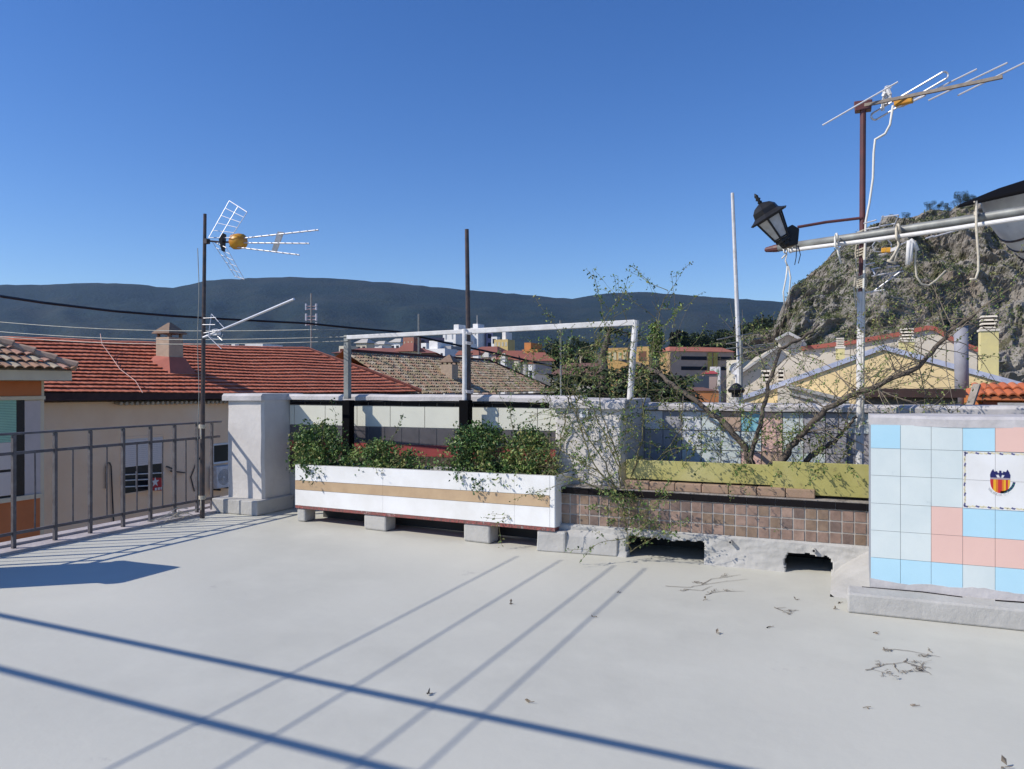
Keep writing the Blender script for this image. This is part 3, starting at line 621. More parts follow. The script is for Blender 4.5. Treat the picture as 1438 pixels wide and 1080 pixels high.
# -- spiral duct with cowl --
du = thing('ventilation_duct', PY(1470,400,6.8), 'galvanised spiral duct with a black conical cowl at the right edge', 'duct')
c0 = PY(1436,291,4.5); c1 = PY(1440,305,4.5); path0 = [PY(1437,250,6.6), PY(1441,262,6.6), PY(1450,286,6.62), PY(1482,320,6.7), PY(1526,360,6.9), PY(1606,424,7.3), PY(1646,454,7.5)]
def cr_(a, b_, c, d, t): return .5*((2*b_) + (c - a)*t + (2*a - 5*b_ + 4*c - d)*t*t + (3*b_ - a - 3*c + d)*t**3)
path = []
for i in range(1, 5): path += [cr_(path0[i-1], path0[i], path0[i+1], path0[i+2], k/4) for k in range(4)]
path.append(path0[5])
m = M(); dp = []; 
for i in range(len(path) - 1):
    for k in range(3): dp.append(path[i].lerp(path[i+1], k/3))
dp.append(path[-1]); m.tube(dp, .345, 40); make('duct', m, m_galv, du, smooth=True)
m = M(); tot = [0]
for i in range(1, len(dp)): tot.append(tot[-1] + (dp[i]-dp[i-1]).length)
def at(s):
    for i in range(1, len(dp)):
        if tot[i] >= s: return dp[i-1].lerp(dp[i], (s - tot[i-1]) / (tot[i]-tot[i-1])), (dp[i]-dp[i-1]).normalized()
    return dp[-1], (dp[-1]-dp[-2]).normalized()
turns = 15; hp = []
for k in range(turns*26):
    s = .18 + tot[-1]*.88*k/(turns*26); p_, d = at(s); a = d.cross(_w(0,1,0)).normalized(); b_ = d.cross(a); th = 2*math.pi*k/26
    hp.append(p_ + (a*math.cos(th) + b_*math.sin(th)) * .347)
m.tube(hp, .011, 5); make('spiral_seam', m, m_irond, du)
cn = PY(1463,261,6.5); axc = Vector((0,0,1)) + _w(-.22,-.10,0); m = M(); m.lathe([(.60,-.03),(.62,-.03),(.62,-.012),(.60,0),(.3,.06),(.02,.09)], 40, cn, axc); make('cowl', m, m_matt, du)
for a in (0, 2.1, 4.2): m = M(); p_ = cn + Vector((.3*math.cos(a), .3*math.sin(a), -.03)); m.tube([p_, p_ + Vector((0,0,-.2))], .008, 5); make('cowl_stay', m, m_irond, du)
# -- overhead tubes and wires behind and above the viewer; their shadows cross the floor --
EPX = [(-10.8, -1.2, -.41), (-10.8, -1.2, -1.06)]
for i, (a, b_, t) in enumerate(EPX):
    m = M(); m.tube([(a, t + .22, 5.0), (b_, t - .16, 5.0)], .029, 10)
    make('overhead_tube', m, m_galvd, label=['outer of two overhead metal tubes casting the farther broad shadow on the floor', 'inner of two overhead metal tubes casting the nearer broad shadow on the floor'][i], cat='tube', group='overhead tubes')
for s_, lb in ((-1.68,'nearest to the bench'), (-1.97,'second from the bench'), (-2.49,'third from the bench'), (-2.93,'farthest from the bench')):
    m = M(); m.tube([(s_ - 4.3, -4, 4.3), (s_ - 4.3, 3.6, 4.3)], .0065, 8)
    make('overhead_wire', m, m_galvd, label='thick overhead washing wire whose thin slanting floor shadow lies ' + lb, cat='wire', group='overhead washing wires')
# ================= NEIGHBOURING HOUSES =================
GZ = -9.0
m_rt = [mat('red_roof_%s' % n, c, .85, tuple(x*.85 for x in c), 3) for n, c in (('a', (.66,.20,.105)), ('b', (.71,.235,.13)), ('c', (.60,.175,.09)))]
m_ot = [mat('old_roof_%s' % n, c, .9, tuple(x*.7 for x in c), 7) for n, c in (('a', (.42,.32,.20)), ('b', (.46,.33,.22)), ('c', (.36,.30,.17)), ('d', (.52,.43,.31)), ('e', (.47,.28,.18)))]
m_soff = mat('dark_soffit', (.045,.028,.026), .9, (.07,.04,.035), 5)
m_beige = mat('beige_facade', (.92,.66,.43), .9, (.87,.60,.38), 1.2, .3, 9, c3=(.90,.68,.48), sc3=.5, dirt=((.42,.31,.25), 1.4, .66))
m_chim = mat('chimney_render', (.48,.37,.27), .9, (.40,.31,.23), 4, .4, 20)
def roof_slope(O, al, up, L, W, hl=0, hr=0, per=.2, course=.3, amp=.035, step=.03, mats=3, jit=.01, seg=5, m=None, sag=0, jxa=1):
    """O: left eave corner, al: unit along the eave, up: unit up the slope, hl/hr: hip inset per metre of slope"""
    m = m or M(); al = Vector(al); up = Vector(up); nn = al.cross(up).normalized()
    if nn.z < 0: nn = -nn
    nc = int(round(W / course)); ns = int(L / per)
    for j in range(nc):
        y0 = j*course - .03; y1 = (j+1)*course
        for c in range(ns):
            x0 = c*per; xm = x0 + per/2
            if xm < hl*y0 or xm > L - hr*y0: continue
            mi = random.randrange(mats) if R() < .55 else (c*7 + j*3) % mats; jz = rr(-jit, jit); jx = rr(-jit, jit)*jxa
            sg = -sag * math.sin(math.pi * x0 / L)
            vs = []; 
            for k in range(seg + 1):
                f = k/seg; h = amp * (math.sin(math.pi*f) ** .8 * 1.5 - .25)
                x = x0 + per*f
                vs.append((O + al*x + up*(y0 + jx) + nn*(h + step + jz + sg + .004), O + al*x + up*y1 + nn*(h*.8 + jz*.5 + sg), O + al*x + up*(y0 + jx) + nn*(h + step + jz - .018 + sg)))
            for k in range(seg):
                a, b_ = vs[k], vs[k+1]; m.q([a[0], b_[0], b_[1], a[1]], mi); m.q([a[2], b_[2], b_[0], a[0]], mi)
    return m
def opening_window(parent, S_, u0, u1, v0, v1, shutter=None, pane=m_wglass, depth=.12, frame=m_white, bars=2):
    a = PS(u0, v1, S_); b_ = PS(u1, v0, S_); y0, y1 = sorted((a.y, b_.y)); z0, z1 = PS((u0+u1)/2, v1, S_).z, PS((u0+u1)/2, v0, S_).z
    m = M(); e = .06
    for bx in ((y0, y1, z0, z0+e), (y0, y1, z1-e, z1), (y0, y0+e, z0+e, z1-e), (y1-e, y1, z0+e, z1-e)): m.box(S_ + .002, S_ + .05, *bx)
    wn = make('window', m, frame, parent); m = M(); m.box(S_ + .001, S_ + .012, y0+e, y1-e, z0+e, z1-e); make('pane', m, pane, wn)
    if shutter:
        m = M(); k = 14; zs = z1 - (z1-z0)*shutter
        for i in range(k): zz_ = zs + (z1-e-zs)*i/k; m.box(S_ + .013, S_ + .03, y0+e, y1-e, zz_ + .004, zz_ + (z1-e-zs)/k)
        make('roller_shutter', m, MATS['pale_shutter'], wn)
    return y0, y1, z0, z1
mat('pale_shutter', (.72,.64,.58), .7); m_gsh = mat('green_shutter', (.34,.60,.45), .55, (.30,.55,.42), 3)
# -- red-roofed house across the street --
SX = -20.0; tR0, tR1 = 10.5, PS(575, 548, SX).y; eave = 1.42
D = 3.5; zR = PS(435, 490, SX - D).z; Wd = math.hypot(D, zR - eave); upR = Vector((-D, 0, zR - eave)).normalized()
rh = thing('red_roofed_house', (SX - D, (tR0+tR1)/2, GZ), 'long beige house across the street under a bright red tiled roof with a pyramid-capped chimney', 'house')
m = M(); m.hexa([(SX - 2*D + .3, tR0, GZ), (SX, tR0, GZ), (SX, tR1 - .3, GZ), (SX - 2*D + .3, tR1 - .3, GZ)], [(SX - 2*D + .3, tR0, eave - .22), (SX, tR0, eave - .22), (SX, tR1 - .3, eave - .42), (SX - 2*D + .3, tR1 - .3, eave - .42)]); m.box(SX - 2*D + .5, SX - .2, tR0, tR1 - .5, eave - .45, eave - .05); make('wall', m, m_beige, rh)
m = roof_slope(Vector((SX + .45, tR0 - 1, eave - .13)), (0,1,0), upR, tR1 - tR0 + 1, Wd + .45, 0, D/Wd*.98, per=.24, course=.295, amp=.006, step=.052, sag=.06, jit=.004, jxa=0)
m.q([(SX + .4, tR0 - 1, eave - .26), (SX + .4, tR1 + .35, eave - .26), (SX - D, tR1 - D + .2, zR - .25), (SX - D, tR0 - 1, zR - .25)])
m.q([(SX - D, tR0 - 1, zR), (SX - D, tR1 - D, zR), (SX - 2*D, tR1, eave), (SX - 2*D, tR0 - 1, eave)]); 
m.q([(SX + .4, tR1 + .3, eave - .12), (SX - 2*D, tR1 + .3, eave - .12), (SX - D, tR1 - D, zR)])
Lh = tR1 - tR0 + 1
def warp(mm):
    for i, (x, y, z) in enumerate(mm.v):
        f = min(1, max(0, (y - tR0 + 1) / Lh)); hf = min(1, max(0, (SX + .45 - x) / (D + .45))); w_ = .05*noise.noise(Vector((y*.35, x*.5, 0)))
        mm.v[i] = (x, y, z + w_ + .24*(1 - f)*(1 - hf) - .42*(1 - f)*hf)
warp(m); rf = make('roof', m, m_rt, rh)
m = M(); n = 60; rid = []
for i in range(n): t = tR0 - 1 + (tR1 - D - tR0 + 1) * i/(n-1); rid.append((SX - D, t, zR + .03 - .06*math.sin(math.pi*i/(n-1)) + rr(-.012,.012)))
m.tube(rid, .11, 8); hp_ = [Vector((SX - D, tR1 - D, zR + .05)).lerp(Vector((SX + .45, tR1 + .4, eave - .08)), i/14) + Vector((0,0,rr(-.01,.01))) for i in range(15)]; m.tube(hp_, .10, 8)
warp(m); make('ridge_cap', m, m_rt[1], rf)
m = M(); m.hexa([(SX, tR0, eave - .20), (SX + .44, tR0, eave - .16), (SX + .44, tR1 + .2, eave - .36), (SX, tR1 + .2, eave - .40)], [(SX, tR0, eave + .10), (SX + .44, tR0, eave + .06), (SX + .44, tR1 + .2, eave - .18), (SX, tR1 + .2, eave - .18)])
make('eave_shade_board', m, m_soff, rh)  # near-black brown paints in the shadow under the eave overhang
m = M(); t = tR0 + 6
while t < tR1 - 10: zz_ = eave - .24 - .22*(t - tR0)/(tR1 - tR0); m.tube([(SX + .02, t, zz_), (SX + .26, t, zz_ - .03)], .06, 6); t += .19
make('eave_tiles', m, m_ot[3], rh)
def chimney(parent, u0, u1, vt, vb, s_, capmat, mt, wdt, pyramid=True, base=None):
    c0 = PS(u0, vb, s_); c1 = PS(u1, vb, s_); zt = PS((u0+u1)/2, vt, s_).z; cx = s_; cy = (c0.y + c1.y)/2; w2 = wdt/2; zb = c0.z - .4
    m = M(); m.box(cx - w2, cx + w2, cy - w2, cy + w2, zb, zt)
    ch = make('chimney', m, mt, parent, bevel=.02); m = M(); e = w2 + .09
    m.hexa([(cx-e,cy-e,zt+.16),(cx+e,cy-e,zt+.16),(cx+e,cy+e,zt+.16),(cx-e,cy+e,zt+.16)], [(cx-.04,cy-.04,zt+.5*wdt+.2),(cx+.04,cy-.04,zt+.5*wdt+.2),(cx+.04,cy+.04,zt+.5*wdt+.2),(cx-.04,cy+.04,zt+.5*wdt+.2)])
    m.box(cx-e, cx+e, cy-e, cy+e, zt+.12, zt+.16)
    for a in (-1,1):
        for b_ in (-1,1): m.box(cx+a*w2*.8-.04, cx+a*w2*.8+.04, cy+b_*w2*.8-.04, cy+b_*w2*.8+.04, zt, zt+.12)
    make('chimney_cap', m, capmat, ch)
    if base:
        m = M(); zq = lambda x: eave - .1 + (SX + .45 - x)*(zR - eave)/(D + .45) - .12; q1 = cx + w2 + .5; m.hexa([(cx-w2-.1,cy-w2-.3,zq(cx-w2)),(q1,cy-w2-.4,zq(q1)),(q1,cy+w2+.3,zq(q1)),(cx-w2-.1,cy+w2+.2,zq(cx-w2))], [(cx-w2-.02,cy-w2-.03,zq(cx)+.45),(cx+w2+.03,cy-w2-.03,zq(cx)+.40),(cx+w2+.03,cy+w2+.03,zq(cx)+.40),(cx-w2-.02,cy+w2+.03,zq(cx)+.45)]); make('chimney_flashing', m, mat('flashing_red', (.42,.14,.10), .85, (.36,.12,.085), 3), ch)
    return cx, cy, zt
chimney(rh, 222, 254, 474, 530, SX - 1.6, mat('brown_cap', (.26,.18,.13), .9, (.2,.14,.1), 6), m_chim, .62, base=1)
m = M(); pts = [PS(u, v, SX - d) for u, v, d in ((138,478,3.2),(140,492,2.7),(153,510,2.1),(165,528,1.1),(187,545,.0),(197,562,-.5))]; m.tube([p + Vector((.1,0,.22)) for p in pts], .011, 5)
make('roof_cable', m, mat('pinkish_cable', (.60,.40,.34), .8), rh)
# facade details
opening_window(rh, SX, 170, 230, 612, 692, shutter=.52, frame=m_beige)
m = M(); a = PS(173, 672, SX); b_ = PS(229, 672, SX)
for v in (666, 674, 683): m.tube([PS(171, v+1, SX + .28), PS(230, v-2, SX + .28)], .018, 5)
for u in (172, 191, 210, 229): m.tube([PS(u, 662, SX + .28), PS(u, 686, SX + .28)], .012, 5)
make('window_rail', m, m_wpipe, rh)
m = M(); q = [PS(213.5, 671, SX + .32), PS(228, 671, SX + .32), PS(228, 689, SX + .32), PS(213.5, 689, SX + .32)]; m.prism(q, (.02,0,0)); c = PS(218, 677, SX + .345)
sg = make('sign', m, mat('red_sign', (.42,.02,.03), .5), rh)
m = M(); st = []
for i in range(10): r = .16 if i % 2 == 0 else .065; a = math.pi/2 + i*math.pi/5; st.append((c.x, c.y + r*math.cos(a), c.z + r*math.sin(a)))
cx_ = Vector((c.x + .004, c.y, c.z))
for i in range(10): m.q([cx_, st[i], st[(i+1) % 10]])
g = PS(221, 687, SX + .345)
for k in range(3): m.box(g.x, g.x + .01, g.y - .1 + k*.11, g.y - .02 + k*.11, g.z - .03, g.z + .05)
make('sign_marks', m, m_wpipe, sg)
opening_window(rh, SX, 297, 330, 622, 650, bars=1)
m = M(); a = PS(293, 686, SX); b_ = PS(318, 652, SX); m.box(SX + .03, SX + .36, a.y, b_.y, a.z, b_.z); ac = make('air_conditioner', m, m_wpipe, rh, bevel=.02)
m = M(); mid = Vector((SX + .365, (a.y*.6+b_.y*.4), (a.z+b_.z)/2))
for k in range(6): r = .06 + .04*k; m.tube([mid + Vector((0, r*math.cos(x), r*math.sin(x))) for x in [j*math.pi/8 for j in range(17)]], .005, 4)
make('fan_grille', m, m_blackm, ac)
for v in (688,): 
    m = M(); 
    for f in (.15,.85): y = a.y + (b_.y-a.y)*f; m.box(SX, SX + .4, y-.03, y+.03, a.z - .07, a.z - .005)
    make('ac_bracket', m, m_blackm, rh)
m = M(); m.tube([PS(u, v, SX + .05) for u, v in ((149,686),(149,655),(151,650),(154,650),(156,655),(158,700),(160,742))], .022, 6); make('conduit', m, m_irond, rh)
m = M(); m.tube([PS(u, v, SX + .03) for u, v in ((273,690),(268,670),(275,652),(283,640))], .02, 5)
m.beam(PS(234,655,SX+.1), PS(246,660,SX+.1), .05, .04); m.beam(PS(240,661.5,SX+.1), PS(260,664,SX+.1), .05, .04); make('wall_bracket', m, m_irond, rh)
# -- terracotta house at the left edge --
SO = -17.2; cO = PS(62, 600, SO); tO = cO.y
oh = thing('terracotta_house', (SO - 3, tO - 4, GZ), 'terracotta and cream house with a green roller shutter at the left edge', 'house')
m_terra = mat('terracotta_panel', (.52,.18,.07), .85, (.46,.155,.06), 2, .2, 12); m_cfr = mat('cream_band', (.66,.58,.42), .85, (.60,.52,.38), 3)
zf0, zf1 = PS(40, 534, SO).z, PS(40, 520, SO).z
m = M(); m.box(SO - 7, SO, tO - 9, tO, GZ, zf0); make('wall', m, m_cfr, oh)
def facq(name, u0, u1, v0, v1, mt, dx0, dx1, par_=oh):
    ym = sorted((PS(u0, 600, SO).y, PS(u1, 600, SO).y)); z0 = PS((u0+u1)/2, v1, SO).z; z1 = PS((u0+u1)/2, v0, SO).z
    m = M(); m.box(SO + dx0, SO + dx1, ym[0], ym[1], z0, z1); return make(name, m, mt, par_)
facq('upper_panel', -60, 57, 535, 556.5, m_terra, .0, .03); facq('lower_panel', -60, 55, 703, 790, m_terra, 0, .03)
facq('band', -60, 61, 557, 562, m_cfr, 0, .07)
m_greyp = mat('grey_facade_panel', (.56,.49,.46), .85, (.50,.44,.41), 3); facq('side_panel', 34, 56, 562.5, 698, m_greyp, 0, .02)
wz = sorted((PS(-60, 600, SO).y, PS(34, 600, SO).y)); z0, z1 = PS(0, 700, SO).z, PS(0, 562.5, SO).z; ym_ = PS(21.5, 600, SO).y
m = M(); m.box(SO - .0, SO + .01, wz[0], wz[1], z0, z1); wn = make('window', m, m_blackm, oh)
m = M(); k = 26; zs = PS(0, 622, SO).z
for i in range(k): a = zs + (z1 - zs)*i/k; m.box(SO + .012, SO + .035, wz[0], ym_, a + .006, a + (z1-zs)/k)
make('roller_shutter', m, m_gsh, wn)
m = M(); a = PS(0, 660, SO).z; m.box(SO + .012, SO + .04, wz[0], ym_ - .1, a, zs); m.box(SO + .012, SO + .04, wz[0], ym_ - .1, z0 + .05, a - .06); make('pane', m, mat('pale_blind', (.6,.54,.5), .5), wn)
m = M(); m.box(SO - .3, SO + .09, wz[0], PS(56,600,SO).y, z0 - .1, z0); make('sill', m, m_cfr, oh)
so = SO + .55; cE = PS(101, 527, so); tE = cE.y
m = M(); m.box(SO - 8, so, tO - 9, tE, PS(40,534,so).z, PS(40,520,so).z); make('fascia', m, m_cfr, oh)
ze = PS(40,520,so).z; upO = Vector((-1, 0, .5)).normalized(); Wo = 5.6
m = roof_slope(Vector((so + .12, tE - 8.5, ze + .03)), (0,1,0), upO, 8.6, Wo, 0, .93, per=.22, course=.34, amp=.035, step=.05, mats=4)
m.q([(so, tE - 9, ze), (so, tE, ze), (so - 4.9, tE - 5.1, ze + 2.5), (so - 5, tE - 9, ze + 2.5)])
m.q([(so, tE, ze), (so - 9, tE, ze), (so - 5.0, tE - 5.1, ze + 2.5)])
rf = make('roof', m, [m_ot[3], m_ot[4], m_ot[4], mat('pinkish_roof_tile', (.52,.30,.22), .9, (.4,.22,.16), 9), m_ot[2]], oh)
m = M(); e0 = Vector((so + .1, tE + .05, ze + .08)); e1 = Vector((so - 5.1, tE - 5.05, ze + 2.75))
for i in range(17): a = e0.lerp(e1, i/17); b_ = e0.lerp(e1, (i+1.15)/17); m.tube([a + Vector((0,0,.03)), b_], [.12,.09], 8)
make('hip_cap', m, mat('buff_hip_tile', (.56,.38,.26), .9, (.45,.3,.2), 8), rf)
# -- old mossy-roofed house further along --
tM0, tM1 = tR1 + .3, PS(775, 548, SX).y; D2 = 3.5; zM = PS(600, 501, SX - D2).z; eM = PS(700, 551, SX + .4).z; W2_ = math.hypot(D2 + .4, zM - eM); upM = Vector((-D2 - .4, 0, zM - eM)).normalized()
mh = thing('mossy_roofed_house', (SX - D2, (tM0+tM1)/2, GZ), 'house under an old mossy brown tile roof, beyond the red roof', 'house')
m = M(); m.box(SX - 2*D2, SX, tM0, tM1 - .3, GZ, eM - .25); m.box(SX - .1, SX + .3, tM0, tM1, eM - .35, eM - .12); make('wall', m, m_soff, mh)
m = roof_slope(Vector((SX + .4, tM0 - 1, eM)), (0,1,0), upM, tM1 - tM0 + 1, W2_, 0, .95, per=.24, course=.34, amp=.06, step=.035, mats=5, jit=.022, seg=4)
m.q([(SX + .4, tM0 - 1, eM), (SX + .4, tM1, eM), (SX - D2, tM1 - D2, zM), (SX - D2, tM0 - 1, zM)])
m.q([(SX - D2, tM0-1, zM), (SX - D2, tM1 - D2, zM), (SX - 2*D2, tM1, eM), (SX - 2*D2, tM0-1, eM)]); m.q([(SX + .4, tM1, eM), (SX - 2*D2, tM1, eM), (SX - D2, tM1 - D2, zM)])
rf = make('roof', m, m_ot, mh)
m = M(); m.beam((SX - D2, tM0 - 1, zM + .06), (SX - D2, tM1 - D2, zM + .06), .3, .12); m.beam((SX - D2, tM1 - D2, zM + .06), (SX + .4, tM1, eM + .06), .3, .12); make('ridge_cap', m, mat('dark_ridge', (.10,.035,.03), .9), rf)
chimney(mh, 622, 640, 512, 536, SX - 1.2, MATS['brown_cap'], m_chim, .75)
# -- yellow gabled house on the right --
m_yel = mat('yellow_facade', (.88,.68,.36), .9, (.83,.63,.33), 1.6, .2, 12, dirt=((.5,.40,.24), 2.5, .66)); m_flash = mat('metal_verge', (.66,.67,.76), .4, (.50,.52,.64), 6, metal=.3)
m_creamf = mat('cream_facade', (.68,.61,.50), .9, (.62,.56,.45), 1.4, .2, 10, dirt=((.40,.34,.27), 2.2, .64)); m_ochre = mat('lemon_render', (.66,.56,.24), .9, (.58,.50,.24), 3, .2, 14)
TG = 20.0
pk = PT(1240, 487, TG); pl = PT(1030, 563, TG); pr = PT(1445, 543, TG)
yh = thing('yellow_gabled_house', (pk.x, TG + 3, GZ), 'yellow rendered house with a low gable edged in shiny metal, right of centre', 'house')
m = M(); m.prism([(pl.x, TG, GZ), (pr.x + .6, TG, GZ), (pr.x + .6, TG, pr.z - .15), (pk.x, TG, pk.z - .06), (pl.x, TG, pl.z - .08)][::-1], (0, 3.6, 0)); make('wall', m, m_yel, yh)
vr_ = M()
for a, b_ in ((pl, pk), (pk, pr + (pr - pk) * .2)):
    d = (b_ - a); vr_.hexa([a + Vector((0,-.06,-.07)), b_ + Vector((0,-.06,-.07)), b_ + Vector((0,3.7,-.07)), a + Vector((0,3.7,-.07))], [a + Vector((0,-.06,.05)), b_ + Vector((0,-.06,.05)), b_ + Vector((0,3.7,.06)), a + Vector((0,3.7,.06))])
make('metal_roof_verge', vr_, m_flash, yh)
m = M(); a = PT(1075, 563, TG - .1); b_ = PT(1106, 545, TG-.1)
q = [PT(1092,545,TG-.3), PT(1108,541,TG-.3), PT(1190,563,TG-.3), PT(1190,575,TG-.3), PT(1092,575,TG-.3)]; m.prism(q[::-1], (0,.28,0)); make('lean_to_wall', m, m_creamf, yh)
m = M(); m.beam(PT(1104,541,TG-.35), PT(1192,563,TG-.35), .12, .08); m.beam(PT(1108,552,TG-.35), PT(1160,566,TG-.35), .06, .05); make('lean_to_verge', m, m_grey, yh)
# cream house behind with stepped roof line and louvred chimneys
TC = 25.0
pts = [(1030,530),(1060,502),(1093,485),(1093,476),(1108,468),(1126,476),(1126,490),(1190,482),(1262,470),(1300,461),(1312,462),(1340,480),(1372,492)]
ch_ = thing('cream_house', (PT(1200,500,TC).x, TC + 3, GZ), 'cream house with red coping on its uneven roof line, behind the yellow gable', 'house')
wl = [PT(u, v, TC) for u, v in pts]; m = M(); m.prism([Vector((wl[0].x, TC, GZ))] + wl + [Vector((wl[-1].x, TC, GZ))], (0, 3, 0)); 
m.f = [tuple(reversed(f)) for f in m.f]; make('wall', m, m_creamf, ch_)
m = M()
for a, b_ in zip(pts[6:-1], pts[7:]): m.beam(PT(*a, TC + .2), PT(*b_, TC + .2), .6, .12)
make('red_coping', m, mat('coping_red', (.40,.12,.085), .85), ch_)
m = M(); m.beam(PT(1090,478,TC-.1), PT(1108,468,TC-.1), .5, .08); m.beam(PT(1108,468,TC-.1), PT(1129,479,TC-.1), .5, .08); make('small_roof', m, m_grey, ch_)
m = M(); m.beam(PT(1030,531,TC-.1), PT(1092,487,TC-.1), .25, .07); make('verge', m, m_grey, ch_)
def vent(u0, u1, v0, v1, t, parent, slats=5, body=None, vb=None, bm_=None):
    a = PT(u0, v1, t); b_ = PT(u1, v0, t); w2 = (b_.x - a.x)/2; cx = (a.x+b_.x)/2; mm = M()
    for i in range(slats):
        z = a.z + (b_.z-a.z)*(i+.25)/slats; h = (b_.z-a.z)/slats*.5; mm.hexa([(cx-w2,t-w2,z),(cx+w2,t-w2,z),(cx+w2,t+w2,z),(cx-w2,t+w2,z)], [(cx-w2*.85,t-w2*.85,z+h),(cx+w2*.85,t-w2*.85,z+h),(cx+w2*.85,t+w2*.85,z+h),(cx-w2*.85,t+w2*.85,z+h)])
    mm.box(cx-w2*1.2, cx+w2*1.2, t-w2*1.2, t+w2*1.2, a.z - .05, a.z)
    mm.box(cx-w2*.6, cx+w2*.6, t-w2*.6, t+w2*.6, a.z, b_.z, 1)
    if vb: mm2 = M(); mm2.box(cx-w2*1.05, cx+w2*1.05, t-w2*1.05, t+w2*1.05, PT(u0, vb, t).z, a.z - .051); c_ = make('chimney', mm2, bm_, parent); make('chimney_louvre', mm, [m_creamf, m_matt], c_)
    else: make('chimney_louvre', mm, [m_creamf, m_matt], parent)
vent(1174, 1186, 474, 487, 23, yh, vb=505, bm_=m_ochre); vent(1263, 1283, 460, 478, 23, yh, 4, vb=505, bm_=m_ochre)
vent(1376, 1400, 442, 463, 22.2, yh, 4, vb=548, bm_=m_ochre); vent(1069, 1083, 518, 536, 24.6, ch_, 3); vent(1091, 1102, 518, 536, 24.6, ch_, 3)
m_flue = mat('grey_flue_paint', (.33,.33,.36), .7, (.26,.26,.29), 4)
# grey vent pipe
m = M(); m.tube([PT(1351,575,14.6), PT(1349.5,456,14.6)], .105, 16); 
gp = thing('grey_flue', PT(1351,575,14.6), 'thick grey flue pipe standing in front of the yellow gable', 'pipe'); make('pipe', m, m_flue, gp, smooth=True)
m = M(); m.tube([PT(1351,457,14.6), PT(1350,453,14.6)], [.13,.13], 16); make('rim', m, m_blackm, gp)
# dark-topped shed, orange roof, balustrade block
m = M(); a = PT(1208,546,12.5); b_ = PT(1345,579,12.5); m.box(a.x, b_.x, 12.5, 13.3, -3, a.z - .12); m2 = M(); m2.box(a.x - .1, b_.x + .08, 12.35, 13.4, a.z - .12, a.z)
sh = thing('low_shed', ((a.x+b_.x)/2, 12.9, -3), 'low shed with a dark brown weathered roof edge just beyond the parapet', 'shed')
make('wall', m, mat('shed_render', (.30,.22,.15), .9, (.16,.13,.10), 3, .4, 10), sh); make('roof', m2, m_soff, sh)
oz = thing('orange_outhouse', PT(1410,575,13), 'orange painted outhouse with a small ribbed orange tile roof at the right edge', 'outhouse')
m_or = mat('orange_paint', (.62,.22,.05), .8, (.55,.18,.05), 4); m_ort = [mat('orange_tile_%s' % n, c, .8) for n, c in (('a', (.55,.17,.07)), ('b', (.48,.13,.05)))]
a = PT(1374,557,13); b_ = PT(1500,600,13); m = M(); m.box(a.x, b_.x, 13, 14.5, -2, a.z); make('wall', m, m_or, oz)
m = roof_slope(Vector((a.x - .15, 12.8, PT(1374,556,12.8).z)), (1,0,0), Vector((0,1,.22)).normalized(), 3, .8, .45, 0, per=.12, course=.4, amp=.025, step=.02, mats=2); 
q0 = Vector((a.x - .15, 12.8, PT(1374,556,12.8).z)); m.prism([q0, q0 + Vector((3,0,0)), q0 + Vector((3,.8,.17)), q0 + Vector((.35,.8,.17))], (0,0,-.06)); make('roof', m, m_ort, oz)
m = M()
for v in (566, 577): m.beam(PT(1380,v,12.93), PT(1440,v+2,12.93), .05, .05)
make('wall_bands', m, m_rt[2], oz)
bl = thing('balustrade', PT(1425,590,11), 'grey framed row of pale balusters just above the tiled block', 'balustrade')
m = M(); a = PT(1404,566,11); b_ = PT(1520,589,11); m.box(a.x, a.x + .12, 11, 11.15, b_.z - .4, a.z); m.box(a.x + .12, b_.x, 11, 11.15, a.z - .07, a.z); m.box(a.x + .12, b_.x, 11, 11.15, b_.z - .4, b_.z); make('frame', m, m_grey, bl)
for i in range(9):
    x = a.x + .2 + .13*i; m = M(); h = a.z - .07 - b_.z; m.lathe([(.03,0),(.045,h*.2),(.03,h*.5),(.05,h*.75),(.03,h)], 8, (x, 11.07, b_.z)); make('baluster', m, m_wpipe, bl, smooth=True)
m = M(); m.beam(PT(1357,585,9.2), PT(1372,540,9.4), .07, .03); make('leaning_plank', m, mat('weathered_wood', (.36,.32,.28), .9, (.22,.19,.16), 14), label='weathered grey plank leaning beside the flue pipe', cat='plank')
# slim white pole with weathered antenna
yp = thing('slim_white_pole', PT(1039, 560, 16), 'slim white pole with an old many-rod aerial rising right of the school building', 'pole')
m = M(); m.tube([PT(1039,565,16), PT(1037,480,16), PT(1028.5,271,16)], [.05,.045,.032], 8); make('pole', m, m_wpipe, yp)
m = M(); m.tube([PT(1041,565,15.9), PT(1041,476,15.9)], .035, 6); make('support_pipe', m, m_galvd, yp)
for a, b_ in (((1007,477),(1031,472)),((1020,483),(1069,475)),((1036,472),(1057,468)),((1044,489),(1086,486)),((1048,495),(1080,488)),((1020,490),(1090,482)),((1042,472),(1064,500))): m = M(); m.tube([PT(*a, 15.8), PT(*b_, 16.3)], .014, 5); make('rod', m, m_galvd, yp)
ck = thing('small_cowl', PT(1034,566,14), 'small black chimney cowl on a white stub just over the parapet', 'chimney cowl')
m = M(); m.lathe([(.12,-.35),(.12,0)], 12, PT(1034,558,14)); make('stub', m, m_wpipe, ck)
m = M(); m.lathe([(.08,0),(.08,.08),(.13,.08),(.15,.13),(.07,.22),(.02,.25)], 12, PT(1034,558,14)); make('cowl', m, m_blackm, ck)
# satellite-like dish
m = M(); c = PT(1034,519,20.5); m.lathe([(.02,0),(.12,.03),(.17,.08),(.16,.09),(.11,.04),(.01,.02)], 14, c, _w(-.4,-1,.3)); m.tube([c, c - Vector((0,0,.6))], .03, 6); make('satellite_dish', m, m_wpipe, label='small white satellite dish on a roof beside the slim white pole', cat='satellite dish')
